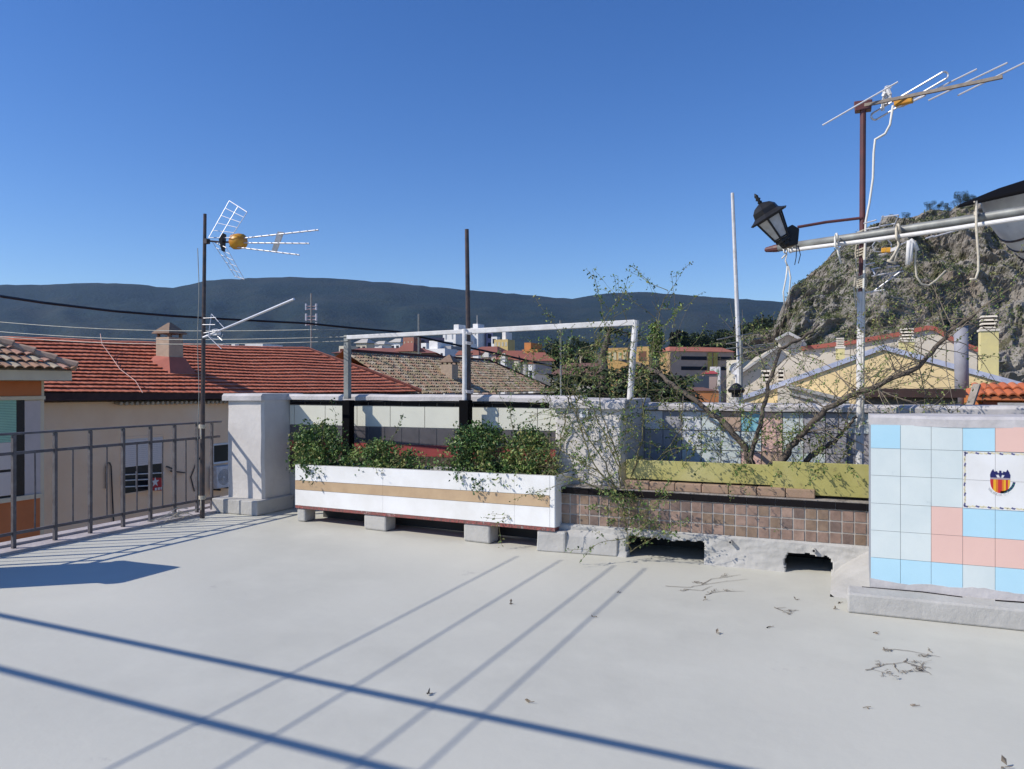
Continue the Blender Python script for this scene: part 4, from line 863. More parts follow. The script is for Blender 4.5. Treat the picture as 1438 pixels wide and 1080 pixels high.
# ================= TOWN, HILLS =================
m_gnd = mat('valley_ground', (.14,.12,.08), .95, (.07,.08,.035), .02, c3=(.20,.17,.12), sc3=.008)
def gheight(x, y):
    d = math.hypot(x, y); return GZ - .0 - min(14, max(0, d - 60) * .02)
m = M(); N = 70; ext = 9000
gr = [-ext, -5000, -3000, -1800, -1000, -600, -350, -200, -120, -60, -30, 0, 30, 60, 120, 200, 350, 600, 1000, 1800, 3000, 5000, ext]
for x in gr:
    for y in gr: m.v.append((x, y, gheight(x, y)))
n = len(gr)
for i in range(n-1):
    for j in range(n-1): m.f.append((i*n+j, (i+1)*n+j, (i+1)*n+j+1, i*n+j+1)); m.m.append(0)
setting('ground', m, m_gnd)
m = M(); m.box(-19.9, -8.0, -20, 90, GZ + .004, GZ + .02); setting('street', m, mat('asphalt', (.22,.21,.20), .9, (.28,.27,.25), 3))
# mountain range
prof = [(-900,425),(-600,408),(-300,398),(-100,396),(0,400),(60,400),(130,397),(190,399),(240,405),(290,394),(340,391),(405,389),(470,391),(560,398),(650,407),(760,416),(800,420),(850,412),(900,410),(960,414),(1040,420),(1100,424),(1200,430),(1400,420),(1700,400),(2100,410),(2600,430)]
def ip(x, T):
    if x <= T[0][0]: return T[0][1]
    for (a, b_), (c, d) in zip(T, T[1:]):
        if x <= c: f = (x-a)/(c-a); return b_ + (d-b_)*f
    return T[-1][1]
YC = 4200; m = M(); NU, NV = 300, 46
for i in range(NU + 1):
    u = -900 + 3500*i/NU; k = (u - CU)/F; zc = H + (CV - ip(u, prof) + 1.2*noise.noise(Vector((u*.07,0,0))) )/F*YC
    for j in range(NV + 1):
        f = j/NV; Y = 1900 + (YC - 1900) * f
        g_ = f**1.25 if f <= 1 else 1
        nz_v = noise.fractal(Vector((k*14, f*5, 0)), 1, 2, 6); rid_ = (1 - abs(noise.noise(Vector((k*16 + .4*f, f*1.6, 5)))) * 2)
        z = -30 + (zc + 30) * g_ + (nz_v * 30 + rid_ * 26) * math.sin(math.pi * min(1, f)) 
        if j == NV: z = zc + 4*noise.noise(Vector((u*.2, 3, 0)))
        X = k * Y; p = _w(X, Y, z); m.v.append(tuple(p))
    m.v.append(tuple(_w(k*YC*1.3, YC*1.3, -30)))
S_ = NV + 2
for i in range(NU):
    for j in range(NV + 1): a = i*S_ + j; m.f.append((a, a + S_, a + S_ + 1, a + 1)); m.m.append(0)
m_mtn = mat('forested_mountain', (.006,.018,.020), .95, (.014,.030,.026), .012, .9, .05, c3=(.030,.038,.030), sc3=.002, bd=14, det=9)
setting('mountains', m, m_mtn, smooth=True)
# rocky hill
hprof = [(1040,475),(1085,462),(1100,432),(1112,404),(1130,388),(1170,352),(1210,330),(1243,306),(1290,304),(1330,297),(1365,289),(1400,286),(1440,282),(1600,250),(1900,215),(2300,240)]
YH = 330; NU, NV = 420, 190; m = M(); vs = {}
for i in range(NU + 1):
    u = 1040 + 1100*(i/NU)**1.3; k = (u - CU)/F; vt = ip(u, hprof); zc = H + (CV - vt)/F*YH
    for j in range(NV + 1):
        f = j/NV; Y = 215 + (YH - 215)*f; base = -14
        g_ = f ** .8
        z = base + (zc - base) * g_
        p = _w(k*Y, Y, z); P3 = Vector((p.x*.018, p.y*.018, z*.03))
        P3 = P3 + Vector((noise.noise(P3*.8), noise.noise(P3*.8 + Vector((5,5,5))), 0))*.8; r1 = noise.ridged_multi_fractal(Vector((P3.x*1.5, P3.y*1.5, P3.z*.8)), .9, 2.1, 7, 1.0, 2.0) - 1.1; r2 = noise.noise(P3*6); r3 = noise.fractal(P3*9, .8, 2, 4)
        env = min(1, 6*f) * (1 - .55*max(0, (f - .85)/.15)); off = (r1*8.5 + r2*2.4 + r3*1.6) * env
        tw = Vector((p.x, p.y, 0)).normalized(); q = p - tw*off*1.25 + Vector((0,0,off*.42)); m.v.append(tuple(q))
    m.v.append(tuple(_w(k*(YH+220), YH+220, -15)))
S_ = NV + 2
for i in range(NU):
    for j in range(NV + 1): a = i*S_ + j; m.f.append((a, a + S_, a + S_ + 1, a + 1)); m.m.append(0)
m_rock = mat('limestone_hill', (.23,.21,.18), .95, (.33,.305,.27), .16, .9, .7, bd=1.2, c3=(.22,.18,.14), sc3=.05, dirt=((.095,.09,.045), .11, .52), det=8)
rock = setting('rocky_hill', m, m_rock)
hv = m.v; HS = S_; HN = NU
# scrub on the rock: nobody could count it
m = M()
def tuft(m, c, r, mi, n):
    for _ in range(n):
        d = Vector((rr(-1,1), rr(-1,1), rr(-.3,1))).normalized() * r * rr(.5,1); m.leaf(c + d, r*.55, mi)
for _ in range(8000):
    i = int(R()**.9*300); j = int(rr(4, NV)); v = Vector(hv[i*HS + j]); sl = noise.noise(v*.045)
    if sl < -.12 and R() < .8: continue
    tuft(m, v, rr(.5,1.6), random.choice([0,0,1,2]), 16)
make('scrub', m, [mat('scrub_a', (.12,.14,.055), .9), mat('scrub_b', (.19,.19,.09), .9), mat('scrub_c', (.07,.095,.04), .9)], kind='stuff')
# ---- trees ----
def tree_mesh(kind, h, seed):
    random.seed(seed); t = M(); c = M(); t.tube([(0,0,0),(rr(-.1,.1),0,h*.5),(0,0,h*.9)], [h*.022,h*.016,h*.004], 7)
    if kind == 'pine':
        lobes = [(Vector((rr(-.28,.28)*h*(1-f*.7), rr(-.28,.28)*h*(1-f*.7), h*(.28+.68*f))), h*rr(.10,.17)*(1.1-f*.5)) for f in [k/17 for k in range(18)]]
    elif kind == 'cypress': lobes = [(Vector((rr(-.02,.02)*h, rr(-.02,.02)*h, h*(.1+.86*f))), h*.075*(1.15-f**2)) for f in [k/15 for k in range(16)]]
    else: lobes = [(Vector((rr(-.3,.3)*h, rr(-.3,.3)*h, h*rr(.35,.9))), h*rr(.12,.2)) for k in range(15)]
    for o, r in lobes:
        t.tube([(0,0,o.z*.75), tuple(o)], [h*.008,h*.002], 4)
        for _ in range(170):
            d = Vector((rr(-1,1), rr(-1,1), rr(-1,1))); 
            if d.length > 1: d.normalize()
            c.leaf(o + d*r, h*.035, random.choice([0,0,1,1,2]), Vector((d.x, d.y, .5)))
    return t, c
TP = {}
def tree(kind, var, p, h, label, group=None, name=None, slim=1):
    name = name or dict(pine='pine_tree', cypress='cypress_tree', broad='leafy_tree')[kind]
    o = thing(name, p, label, 'tree', group); o.scale = (h/10*slim, h/10*slim, h/10); o.rotation_euler.z = rr(0,6)
    if (kind, var) not in TP:
        t, c = tree_mesh(kind, 10, var*13 + len(kind)); ms = []
        for nm, mm, mt in (('trunk', t, m_bark), ('crown', c, m_need)):
            me = bpy.data.meshes.new(nm); me.from_pydata(mm.v, [], mm.f); [me.materials.append(x) for x in (mt if isinstance(mt, list) else [mt])]
            me.polygons.foreach_set('material_index', mm.m); me.update(); ms.append(me)
        TP[(kind, var)] = ms
    for nm, me in zip(('trunk', 'crown'), TP[(kind, var)]):
        c = bpy.data.objects.new(nm, me); COL.objects.link(c); c.parent = o; WL[c.name] = Vector(p)
random.seed(3)
pines = [(958,474,150),(970,476,170),(985,472,160),(998,470,175),(1012,466,165),(1024,470,180),(1040,462,170),(1052,458,185),(1062,452,175),(1076,450,190),(1088,452,200),(1066,468,150),(1046,474,150),(1098,462,190),(1082,476,160),(1020,482,140),(1105,478,170)]
for i, (u, v, Y) in enumerate(pines):
    Y += 190; p = PY(u, 530, Y); top = PY(u, v, Y).z; zb = -8; h = top - zb; p.z = zb
    tree('pine', i % 3, p, h, 'dark rounded pine in the wood between the school building and the rocky hill', 'pines beside the rocky hill')
for u, v, Y, l in ((945,466,150,'slim dark cypress behind the school building roof, leftmost of three'), (953,463,155,'tallest slim cypress behind the school building, middle of three'), (962,465,152,'slim dark cypress behind the school building, rightmost of three')):
    Y += 170; p = PY(u, 530, Y); h = PY(u, v, Y).z + 8; p.z = -8; tree('cypress', 0, p, h, l)
for i, (u, v, Y) in enumerate(((772,484,120),(786,482,125),(800,488,118),(757,500,95),(812,478,130),(826,486,118))):
    p = PY(u, 530, Y); h = PY(u, v, Y).z + 8; p.z = -8; tree('pine', i % 3, p, h, 'dark tree in the clump left of the ochre apartment blocks', 'dark trees by the ochre blocks', slim=.5)
for i in range(7):
    u = (1305,1318,1330,1348,1356,1364,1272)[i]; i_ = round(420*((u - 1040)/1100)**(1/1.3)); p = Vector(hv[i_*HS + NV - 1]) - Vector((0,0,1.2)); tree('broad', i % 3, p, (5,4.5,5,7,6,5,4)[i], 'small dark tree on the crest of the rocky hill', 'trees on the hill crest')
# ---- town buildings ----
TM = {}
def tm(n, c): 
    if n not in TM: TM[n] = mat('town_' + n, c, .9, tuple(x*.85 for x in c), .5)
    return TM[n]
def block(u0, u1, vt, Y, name, label, wall, yaw=0, depth=None, roof=None, rh_=0, rows=0, cols=0, wc=(.03,.035,.05), side=None, extra=None, zb=-12, wsz=(.55,.5), over=.4, cat='building', group=None):
    a = PY(u0, vt, Y); b_ = PY(u1, vt, Y); W = (b_ - a).length; zt = a.z; depth = depth or max(5, W*.6)
    ang = YAW + yaw; ux = Vector((math.cos(ang), math.sin(ang), 0)); uy = Vector((-math.sin(ang), math.cos(ang), 0))
    if yaw < 0: W, depth = W * .66 / math.cos(yaw), W * .34 / math.sin(-yaw)
    o = thing(name, Vector((a.x, a.y, zb)), label, cat, group)
    Q = lambda x, y, z: a + ux*x + uy*y + Vector((0,0,z - a.z))
    m = M(); m.hexa([Q(0,0,zb), Q(W,0,zb), Q(W,depth,zb), Q(0,depth,zb)], [Q(0,0,zt), Q(W,0,zt), Q(W,depth,zt), Q(0,depth,zt)]); make('wall', m, tm(*wall), o)
    if roof:
        m = M(); e = over
        m.hexa([Q(-e,-e,zt+.02), Q(W+e,-e,zt+.02), Q(W+e,depth+e,zt+.02), Q(-e,depth+e,zt+.02)], [Q(min(2,W*.2),depth*.45,zt+rh_), Q(W-min(2,W*.2),depth*.45,zt+rh_), Q(W-min(2,W*.2),depth*.55,zt+rh_), Q(min(2,W*.2),depth*.55,zt+rh_)]); make('roof', m, tm(*roof), o)
    if rows:
        fl = 3.0
        for r in range(rows):
            for c in range(cols):
                cw = W/cols; x0 = cw*c + cw*(1-wsz[0])/2; x1 = x0 + cw*wsz[0]; z1 = zt - .7 - fl*r; z0 = z1 - fl*wsz[1]
                m = M(); m.hexa([Q(x0,-.05,z0), Q(x1,-.05,z0), Q(x1,.05,z0), Q(x0,.05,z0)], [Q(x0,-.05,z1), Q(x1,-.05,z1), Q(x1,.05,z1), Q(x0,.05,z1)]); make('window', m, tm('win%d' % int(wc[0]*100), wc), o)
    if extra:
        for (x0, x1, y0, y1, z0, z1, mt, nm) in extra: m = M(); m.hexa([Q(x0*W,y0,zt+z0), Q(x1*W,y0,zt+z0), Q(x1*W,y1,zt+z0), Q(x0*W,y1,zt+z0)], [Q(x0*W,y0,zt+z1), Q(x1*W,y0,zt+z1), Q(x1*W,y1,zt+z1), Q(x0*W,y1,zt+z1)]); make(nm, m, tm(*mt), o)
    return o
WH = ('white', (.85,.83,.80)); CRM = ('cream', (.62,.56,.44)); OCH = ('ochre', (.60,.38,.15)); ORG = ('orange', (.58,.24,.08)); RD = ('red_tiles', (.32,.115,.08)); DR = ('dark_red_tiles', (.26,.10,.075)); GY = ('grey', (.34,.34,.34)); YL = ('yellow', (.66,.48,.20)); BRN = ('brown', (.27,.20,.16)); PNK = ('pinkish', (.50,.36,.30))
px = lambda n, Y: n*Y/F
# far left specks over the red roof
block(305,319,484,230,'white_house','white flat house over the red roof ridge, leftmost of the far white specks',WH,-.42,rows=1,cols=2)
block(325,334,482.5,240,'white_house','tiny white house second from the left above the red roof ridge',WH,-.42,rows=1,cols=1)
block(344,386,483,220,'long_white_house','long white house above the red roof with a grey flank',WH,-.3,rows=1,cols=3,wsz=(.3,.35))
# mid cluster left of the tower
block(476,500,486,150,'cream_house','small cream house just right of the iron pole above the roofs',CRM,-.42,rows=1,cols=2)
block(500,524,482,160,'terrace_house','cream terraced house behind the grey frame post',CRM,-.42,roof=('pale_roof', (.50,.47,.42)),rh_=.9,rows=1,cols=2)
block(524,548,484,165,'terrace_house','pale terraced house with white gable, third from the iron pole',WH,-.42,roof=('pale_roof', (.50,.47,.42)),rh_=.8,rows=1,cols=3)
block(548,570,481,170,'terrace_house','white terraced house left of the brick block',WH,-.42,roof=('pale_roof', (.50,.47,.42)),rh_=.9,rows=1,cols=2)
block(566,590,474,135,'brick_block','reddish brick block left of the white apartment tower',('brick', (.36,.17,.12)),-.42,rows=3,cols=3,wc=(.5,.4,.3),wsz=(.3,.4))
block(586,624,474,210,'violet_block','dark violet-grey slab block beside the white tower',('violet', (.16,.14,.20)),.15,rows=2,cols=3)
block(586,606,482,150,'white_house','low white house in front of the violet block',WH,-.42,rows=1,cols=2)
block(598,640,490,120,'white_terraced_building','white stepped building with flat terraces above the mossy roof',WH,-.42,rows=1,cols=3,extra=[(0,.45,1,6,0,1.3,WH,'upper_storey'),(.6,1,2,7,0,.5,GY,'parapet')],wsz=(.3,.3))
block(470,610,496,90,'long_red_roofed_row','long low row under dark red tiles behind the mossy roof',BRN,.02,depth=14,roof=DR,rh_=.9)
block(560,590,494,84,'hipped_roof_house','small house with a dark hipped roof behind the mossy roof ridge',CRM,-.42,roof=DR,rh_=1.0)
# white tower
block(622,650,467,260,'white_apartment_tower','left wing of the tall white apartment blocks',WH,-.42,rows=4,cols=2,wc=(.35,.38,.42),wsz=(.22,.55),extra=[(.52,.9,3,8,0,2.8,WH,'lift_house')])
block(648,684,461,265,'white_apartment_tower','tallest white apartment block with a lift house on top',WH,-.42,depth=14,rows=5,cols=3,wc=(.35,.38,.42),wsz=(.2,.6),extra=[(.45,.75,3,8,0,1.6,WH,'lift_house'),(.60,.64,4,4.4,1.6,4.6,GY,'aerial')])
block(683,692,466,266,'shaded_tower_wing','wing right of the white tower with its shade painted in violet',('violet_shade', (.28,.25,.38)),.1,depth=10,rows=2,cols=1)  # violet wall colour holds the shade of the tower's right part
block(690,702,473,250,'white_house','white low block right of the violet tower wing',WH,-.42,depth=10,rows=1,cols=1)
block(694,723,477,200,'yellow_apartment_block','pale yellow apartment block with balconies right of the white tower',YL,-.42,depth=9,rows=4,cols=4,wc=(.55,.5,.4),wsz=(.5,.35),extra=[(.35,.6,2,6,0,2,WH,'water_tank')])
block(660,716,496,100,'white_eaved_house','low white-walled house with dark roof between pole and yellow block',PNK,-.42,roof=DR,rh_=.9,rows=1,cols=4,wc=(.7,.68,.62))
block(700,745,505,95,'red_roofed_terrace','house with a bright red roof left of the orange block',GY,.05,roof=RD,rh_=1.2)
block(733,766,491,130,'orange_block','bright orange flat block with a raised corner',ORG,-.42,depth=10,rows=0,cols=0,extra=[(0,.42,1,6,0,1.2,ORG,'upper_corner'),(0,1,-.3,0,-1.8,-1.3,DR,'tile_band')])
block(738,775,507,90,'red_roofed_terrace','house with a dull red roof under the orange block',GY,.05,roof=RD,rh_=1.1)
block(640,700,503,110,'grey_roofed_house','grey-roofed low house behind the tall dark pole',GY,.05,roof=('slate', (.16,.16,.18)),rh_=1.3)
# ochre blocks and school
block(814,846,496,120,'pale_building','pale low block behind the twigs left of the ochre apartments',CRM,-.42,rows=2,cols=3,wc=(.15,.12,.1))
block(846,896,489,125,'ochre_apartment_block','wide ochre apartment block behind the twigs',OCH,-.42,depth=10,rows=3,cols=5,wc=(.62,.55,.35),wsz=(.6,.4))
block(893,919,487,118,'ochre_tower','plain ochre block right of the white frame post',OCH,-.42,depth=9,rows=1,cols=1,wc=(.2,.1,.06))
st = lambda x0, x1, z: (x0, x1, -.08, .05, z - 1.2, z, ('window_strip', (.02,.02,.025)), 'window_strip')
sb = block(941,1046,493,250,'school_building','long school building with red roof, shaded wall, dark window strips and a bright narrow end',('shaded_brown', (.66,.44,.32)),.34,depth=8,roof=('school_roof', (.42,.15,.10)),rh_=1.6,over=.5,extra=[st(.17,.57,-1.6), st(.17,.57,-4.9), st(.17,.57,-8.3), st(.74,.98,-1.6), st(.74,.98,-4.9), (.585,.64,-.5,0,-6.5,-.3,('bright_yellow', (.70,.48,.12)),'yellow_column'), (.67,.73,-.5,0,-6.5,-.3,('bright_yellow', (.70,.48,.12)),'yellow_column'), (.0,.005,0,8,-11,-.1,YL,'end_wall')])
block(997,1017,515,200,'white_kiosk','small white block with a sign strip under the yellow columns',WH,-.3,rows=1,cols=2,wc=(.45,.6,.45))
block(988,1016,525,190,'red_awning_house','small building with a sloping red awning roof in front of the school',PNK,-.2,roof=('awning_red', (.45,.07,.07)),rh_=.8)
block(950,1002,528,150,'grey_walled_house','house with mottled grey flank wall in front of the school building',('mottled', (.36,.31,.28)),.3,roof=None)
block(943,956,529,140,'cream_gable_house','narrow cream gable wall left of the mottled grey flank',CRM,-.3)
block(968,1029,549,70,'orange_walled_house','low house with a long bright orange wall just above the parapet',('orange_wall', (.70,.27,.10)),-.10,roof=('brown_tiles', (.20,.10,.07)),rh_=.3,over=.1)
block(1026,1046,534,60,'cream_flat_house','small cream flat-roofed house beside the slim white pole',CRM,-.3)
block(1042,1062,505,140,'cream_flat_house','cream house with a flat roof behind the slim white pole',CRM,.3)
block(905,945,530,120,'brown_low_house','low brown-roofed house between the ochre tower and the school',PNK,-.2,roof=BRN,rh_=1)
block(775,900,528,75,'brown_roofed_house','wide brown tiled house mostly hidden behind the rose twigs',CRM,-.1,roof=('brown_tiles', (.20,.10,.07)),rh_=1.6)
block(1330,1500,548,60,'grey_yellow_house','plain ochre house under the rocky hill at the right edge',OCH,-.2,roof=BRN,rh_=1)
for (u0_, u1_, vt_, Y_, wl_, lb_) in ((664,676,499,88,WH,'tiny white gable end right of the tall dark pole'), (677,690,502,86,PNK,'small pinkish house over the mossy roof ridge'), (703,712,504,84,WH,'tiny white gable among the red roofs'), (722,731,506,82,CRM,'tiny cream gable between two red roofs'), (742,752,511,80,WH,'small white gable under the orange block'), (640,654,499,100,CRM,'small cream house just left of the tall dark pole'), (529,540,490,140,WH,'tiny bright white wall among the terraced houses')):
    block(u0_, u1_, vt_, Y_, 'small_house', lb_, wl_, -.4, roof=('pale_roof', (.50,.47,.42)) if u0_ % 2 else DR, rh_=.6, over=.1, rows=1, cols=1)
# distant masts
for u, vt, vb, Y, lb in ((437,412,492,40,'slender iron pole with insulators standing on the end of the red roof'), (588,441,503,60,'thin bare pole behind the mossy roof')):
    b_ = PY(u, vb + 6, Y); t_ = PY(u, vt, Y); pm = thing('iron_pole', b_, lb, 'pole'); m = M(); m.tube([b_, t_], .045 if u < 500 else .07, 6); make('shaft', m, m_galvd, pm)
    if u < 500:
        for dv in (18, 22, 32, 37, 44):
            c = PY(u, vt + dv, Y); m = M(); m.tube([c - _w(.28,0,0), c + _w(.28,0,0)], .02, 5); m.tube([c + _w(.26,0,-.05), c + _w(.26,0,.13)], .05, 6); m.tube([c + _w(-.26,0,-.05), c + _w(-.26,0,.13)], .05, 6); make('crossarm', m, m_alu, pm)
# ================= PLANTS =================
random.seed(21)
def bush(name, label, c, rx, ry, rz, n, mats_w, size=.045, stems=9, droop=None, cat='shrub', group=None):
    o = thing(name, c, label, cat, group); lf = M(); st = M(); c = Vector(c)
    for i in range(stems):
        a = 2*math.pi*i/stems + rr(-.3,.3); tip = c + Vector((rx*math.cos(a)*rr(.4,1), ry*math.sin(a)*rr(.4,1), rz*rr(.5,1.05))); mid = c.lerp(tip, .5) + Vector((rr(-.03,.03), rr(-.03,.03), rz*.12)); pts = [c + Vector((rx*.3*math.cos(a), 0, 0)), mid, tip]; st.tube(pts, [.008,.005,.002], 4)
    # leafy sprays: clusters so that gaps stay open
    cl = []
    for i in range(int(n/26)):
        a = rr(0, 2*math.pi); e = R()**.5; z = rr(.05, 1)**1.15; sh = math.sqrt(max(0.05, 1 - (z - .35)**2 / .5)); cl.append(c + Vector((rx*e*math.cos(a)*sh, ry*e*math.sin(a)*sh, rz*z)))
    if droop: cl += [Vector(d) for d in droop]
    for p in cl:
        r = rr(.035, .10); mi = random.choices(range(4), mats_w)[0]
        for _ in range(26):
            q = p + Vector((rr(-r,r), rr(-r,r), rr(-r,r))); lf.leaf(q, size*rr(.6,1.1), mi if R() < .75 else random.choices(range(4), mats_w)[0])
    make('stems', st, m_barkg, o); make('foliage', lf, m_lf, o); return o
def wpt(u, v, d=.22):      # a point over the white planter, d metres behind its front
    k = (u - CU)/F; dd = _w(k, 1, 0); Y = ((A.x + inn.x*d) * inn.x + (A.y + inn.y*d) * inn.y) / (dd.x * inn.x + dd.y * inn.y); return PY(u, v, Y)
bush('leafy_shrub', 'rounded glossy green shrub at the left end of the white planter, spilling over the front', wpt(447,662), .44, .18, .56, 4200, (3,4,3,1), droop=[wpt(u, v, -.02) for u, v in ((428,656),(432,662),(447,657),(430,668),(425,650),(440,665),(437,655),(422,640),(420,628))])
bush('leafy_shrub', 'low light green shrub second from the left in the white planter', wpt(540,668), .55, .16, .36, 3200, (2,4,5,2), droop=[wpt(535,664,-.01), wpt(590,660,.1), wpt(600,662,.15), wpt(620,655,.15), wpt(612,650,.2)])
bush('leafy_shrub', 'tall dense dark green shrub in the middle right of the white planter', wpt(674,672), .46, .18, .54, 4600, (4,5,2,1), droop=[wpt(u, v, -.02) for u, v in ((640,665),(668,680),(673,686),(645,668),(690,672),(655,660))])
bush('leafy_shrub', 'olive green shrub at the right end of the white planter beside the pillar', wpt(746,674), .27, .16, .50, 3000, (3,3,3,4), droop=[wpt(700,672,.0), wpt(720,676,.02)])
def spray(st, lf, p, d, L, r, depth, leaf_n=5, lsz=.03, curl=.35, grav=-.15, mi=0, kids=3, lm=(2,3,3,3)):
    p = Vector(p); d = Vector(d).normalized(); n = max(4, int(L/.07)); pts = [p.copy()]; rad = [r]
    side = Vector((rr(-1,1), rr(-1,1), rr(-.5,1)))
    for i in range(n):
        d = (d + side*curl*.12 + Vector((rr(-1,1), rr(-1,1), rr(-1,1)))*curl*.28 + Vector((0,0,grav))*(i/n)*.3).normalized(); p = p + d*(L/n); pts.append(p.copy()); rad.append(max(.0016, r*(1 - .8*(i+1)/n)))
        if leaf_n and R() < leaf_n/n*1.0 and i > 0:
            for _ in range(random.choice((3,4,5))): lf.leaf(p + Vector((rr(-.02,.02),)*3), lsz*rr(.6,1.2), random.choices(range(4), lm)[0])
        if depth and i > n*.2 and R() < kids/n*1.25:
            spray(st, lf, p, d + Vector((rr(-1,1), rr(-1,1), rr(-.6,1)))*.9, L*rr(.3,.6), rad[-1]*.6, depth - 1, leaf_n, lsz, curl, grav, mi, kids, lm)
    st.tube(pts, rad, 4 if r < .01 else 6, mi)
# wiry upright shoots standing out of the shrubs
for u, v0, v1, lb in ((462,640,578,'bare curling shoot rising from the leftmost shrub'),(428,640,598,'twisted leafy shoot at the left corner of the white planter'),(543,650,585,'tall corkscrew shoot above the light green shrub'),(728,650,585,'grassy upright shoot between the dark and olive shrubs')):
    o = thing('shoot', wpt(u, v0), lb, 'shoot'); s_ = M(); l_ = M(); spray(s_, l_, wpt(u, v0), (rr(-.15,.15),0,1), (v0 - v1)*8.6/F*1.1, .006, 1, 8, .035, .5, 0, kids=2, lm=(3,4,1,1)); make('stems', s_, m_barkg, o); make('foliage', l_, m_lf, o)
# rambling rose over the middle pillar
rs = thing('rambling_rose', PT(872,735,7.25), 'wiry rambling rose with tiny leaves arching over the middle pillar and white rail', 'climbing rose'); st = M(); lf = M()
mains = [((868,700),7.4,[(850,650),(820,600),(800,560),(782,520),(774,490)]), ((872,700),7.4,[(868,640),(850,590),(843,540),(838,500),(836,468)]), ((880,690),7.5,[(900,620),(905,560),(915,500),(925,440),(936,408)]), ((872,700),7.3,[(840,660),(800,640),(775,620),(770,560)]), ((874,700),7.2,[(874,730),(878,750),(885,775)]), ((880,690),7.3,[(860,640),(845,600),(830,570),(790,540),(745,520)]), ((882,690),7.6,[(930,640),(960,600),(950,540),(920,480)]), ((868,700),7.25,[(800,670),(770,660),(755,690),(748,720)]), ((870,690),7.4,[(835,655),(812,590),(806,545),(808,500)]), ((785,650),7.55,[(790,600),(800,560),(825,520),(850,470),(880,452)])]
for (u0, v0), t0, ps in mains:
    pts = [PT(u0, v0, t0)]; 
    for i, (u, v) in enumerate(ps): pts.append(PT(u + rr(-3,3), v, t0 + (.10 if u0 > 780 else .05)*i*rr(-.5,1.0)))
    # keep clear of the pillar face
    fine = []
    for a, b_ in zip(pts, pts[1:]):
        for k in range(5): fine.append(a.lerp(b_, k/5) + Vector((rr(-.015,.015), rr(-.015,.015), rr(-.012,.012))))
    fine.append(pts[-1]); st.tube(fine, [.008 - .006*i/len(fine) for i in range(len(fine))], 5)
    for p in fine[3::2]:
        if R() < .85: spray(st, lf, p, (rr(-1,1), rr(-.8,.2), rr(-.4,1)), rr(.25,.62), .0038, 1, 6, .028, .5, -.35, kids=4)
for _ in range(16): spray(st, lf, PT(rr(775,905), rr(475,590), rr(7.5,8.0)), (rr(-1,1), rr(-.5,.3), rr(-.5,.8)), rr(.3,.65), .0034, 1, 7, .03, .5, -.2, kids=4, lm=(1,2,4,5))
for _ in range(20): spray(st, lf, PT(rr(780,885), rr(565,690), 7.5), (rr(-1,1), rr(-.6,.1), rr(-1,.6)), rr(.3,.6), .0032, 1, 6, .026, .5, -.4, kids=3)
for _ in range(16): spray(st, lf, PT(rr(860,925), rr(690,745), 7.3), (rr(-1,1), rr(-.7,0), rr(-.6,.5)), rr(.15,.35), .003, 1, 8, .03, .5, -.3, kids=3)
make('stems', st, m_barkg, rs); make('foliage', lf, m_lf, rs)
# branching vines with bare bark, rooted in the olive planter
vt_ = [('gnarled_vine', 'thick dark branch leaning left out of the olive planter, over the parapet', [((1058,660),7.85),((1045,625),7.85),((1015,592),7.85),((985,570),7.9),((950,545),8.0),((925,525),8.15),((900,512),8.3),((870,505),8.6)], .034, 11),
 ('gnarled_vine', 'upright crooked branch in the middle of the olive planter', [((1052,660),7.8),((1058,625),7.8),((1067,598),7.8),((1073,565),7.8),((1082,530),7.85),((1095,490),7.9),((1128,475),8.0),((1150,455),8.1)], .027, 11),
 ('gnarled_vine', 'longest sinuous branch rising right across the yellow gable', [((1088,660),7.8),((1110,628),7.8),((1135,600),7.8),((1160,575),7.8),((1200,553),7.75),((1232,543),7.7),((1290,515),7.6),((1312,488),7.55),((1340,462),7.5),((1370,440),7.45)], .034, 30),
 ('gnarled_vine', 'short knotty branch low at the right of the olive planter', [((1130,650),7.9),((1150,632),7.9),((1172,620),7.95),((1190,600),8.0),((1203,585),8.0)], .026, 5)]
for nm, lb, pl_, r, kk in vt_:
    o = thing(nm, PT(*pl_[0][0], pl_[0][1]), lb, 'branch'); st = M(); lf = M(); pts = [PT(*p, t) for p, t in pl_]; fine = []
    for a, b_ in zip(pts, pts[1:]):
        for k in range(4): fine.append(a.lerp(b_, k/4) + Vector((rr(-.012,.012), rr(-.012,.012), rr(-.010,.010))))
    fine.append(pts[-1]); N = len(fine); st.tube(fine, [r*(1 - .6*i/N)*rr(.88,1.15) for i in range(N)], 8)
    make('bough', st, m_bark, o, smooth=True); st = M()
    for i in range(kk*2):
        p = fine[int(rr(.15,1)*(N-1))]; spray(st, lf, p, (rr(-1,1), rr(-.9,.5), rr(-.5,1)), rr(.3,.85), .005, 1, 3, .022, .45, -.25, kids=4, lm=(1,2,3,5))
    if pl_[-1][0][0] > 1300:
        for (ua, va), (ub, vb), h_ in (((1200,553),(1310,560),-38),((1235,541),(1345,535),-30),((1290,515),(1255,440),10),((1255,532),(1335,582),-26),((1340,462),(1420,500),-22),((1160,575),(1065,560),-25),((1370,440),(1425,420),-10),((1330,470),(1310,390),8),((1370,440),(1348,385),6),((1200,553),(1110,500),-18),((1312,488),(1400,540),-30),((1230,543),(1190,470),10)):
            q_ = [PT(ua + (ub-ua)*k/10, va + (vb-va)*k/10 + h_*math.sin(math.pi*k/10) + rr(-1,1), 7.6 + .25*k/10) for k in range(11)]; st.tube(q_, [.006 - .0004*k for k in range(11)], 5)
            for p in q_[2:]:
                if R() < .7: spray(st, lf, p, (rr(-1,1), rr(-.5,.5), rr(-.8,.8)), rr(.12,.3), .003, 0, 4, .024, .5, -.2, lm=(1,2,4,5))
    make('twigs', st, m_twig, o); make('foliage', lf, m_lf, o)
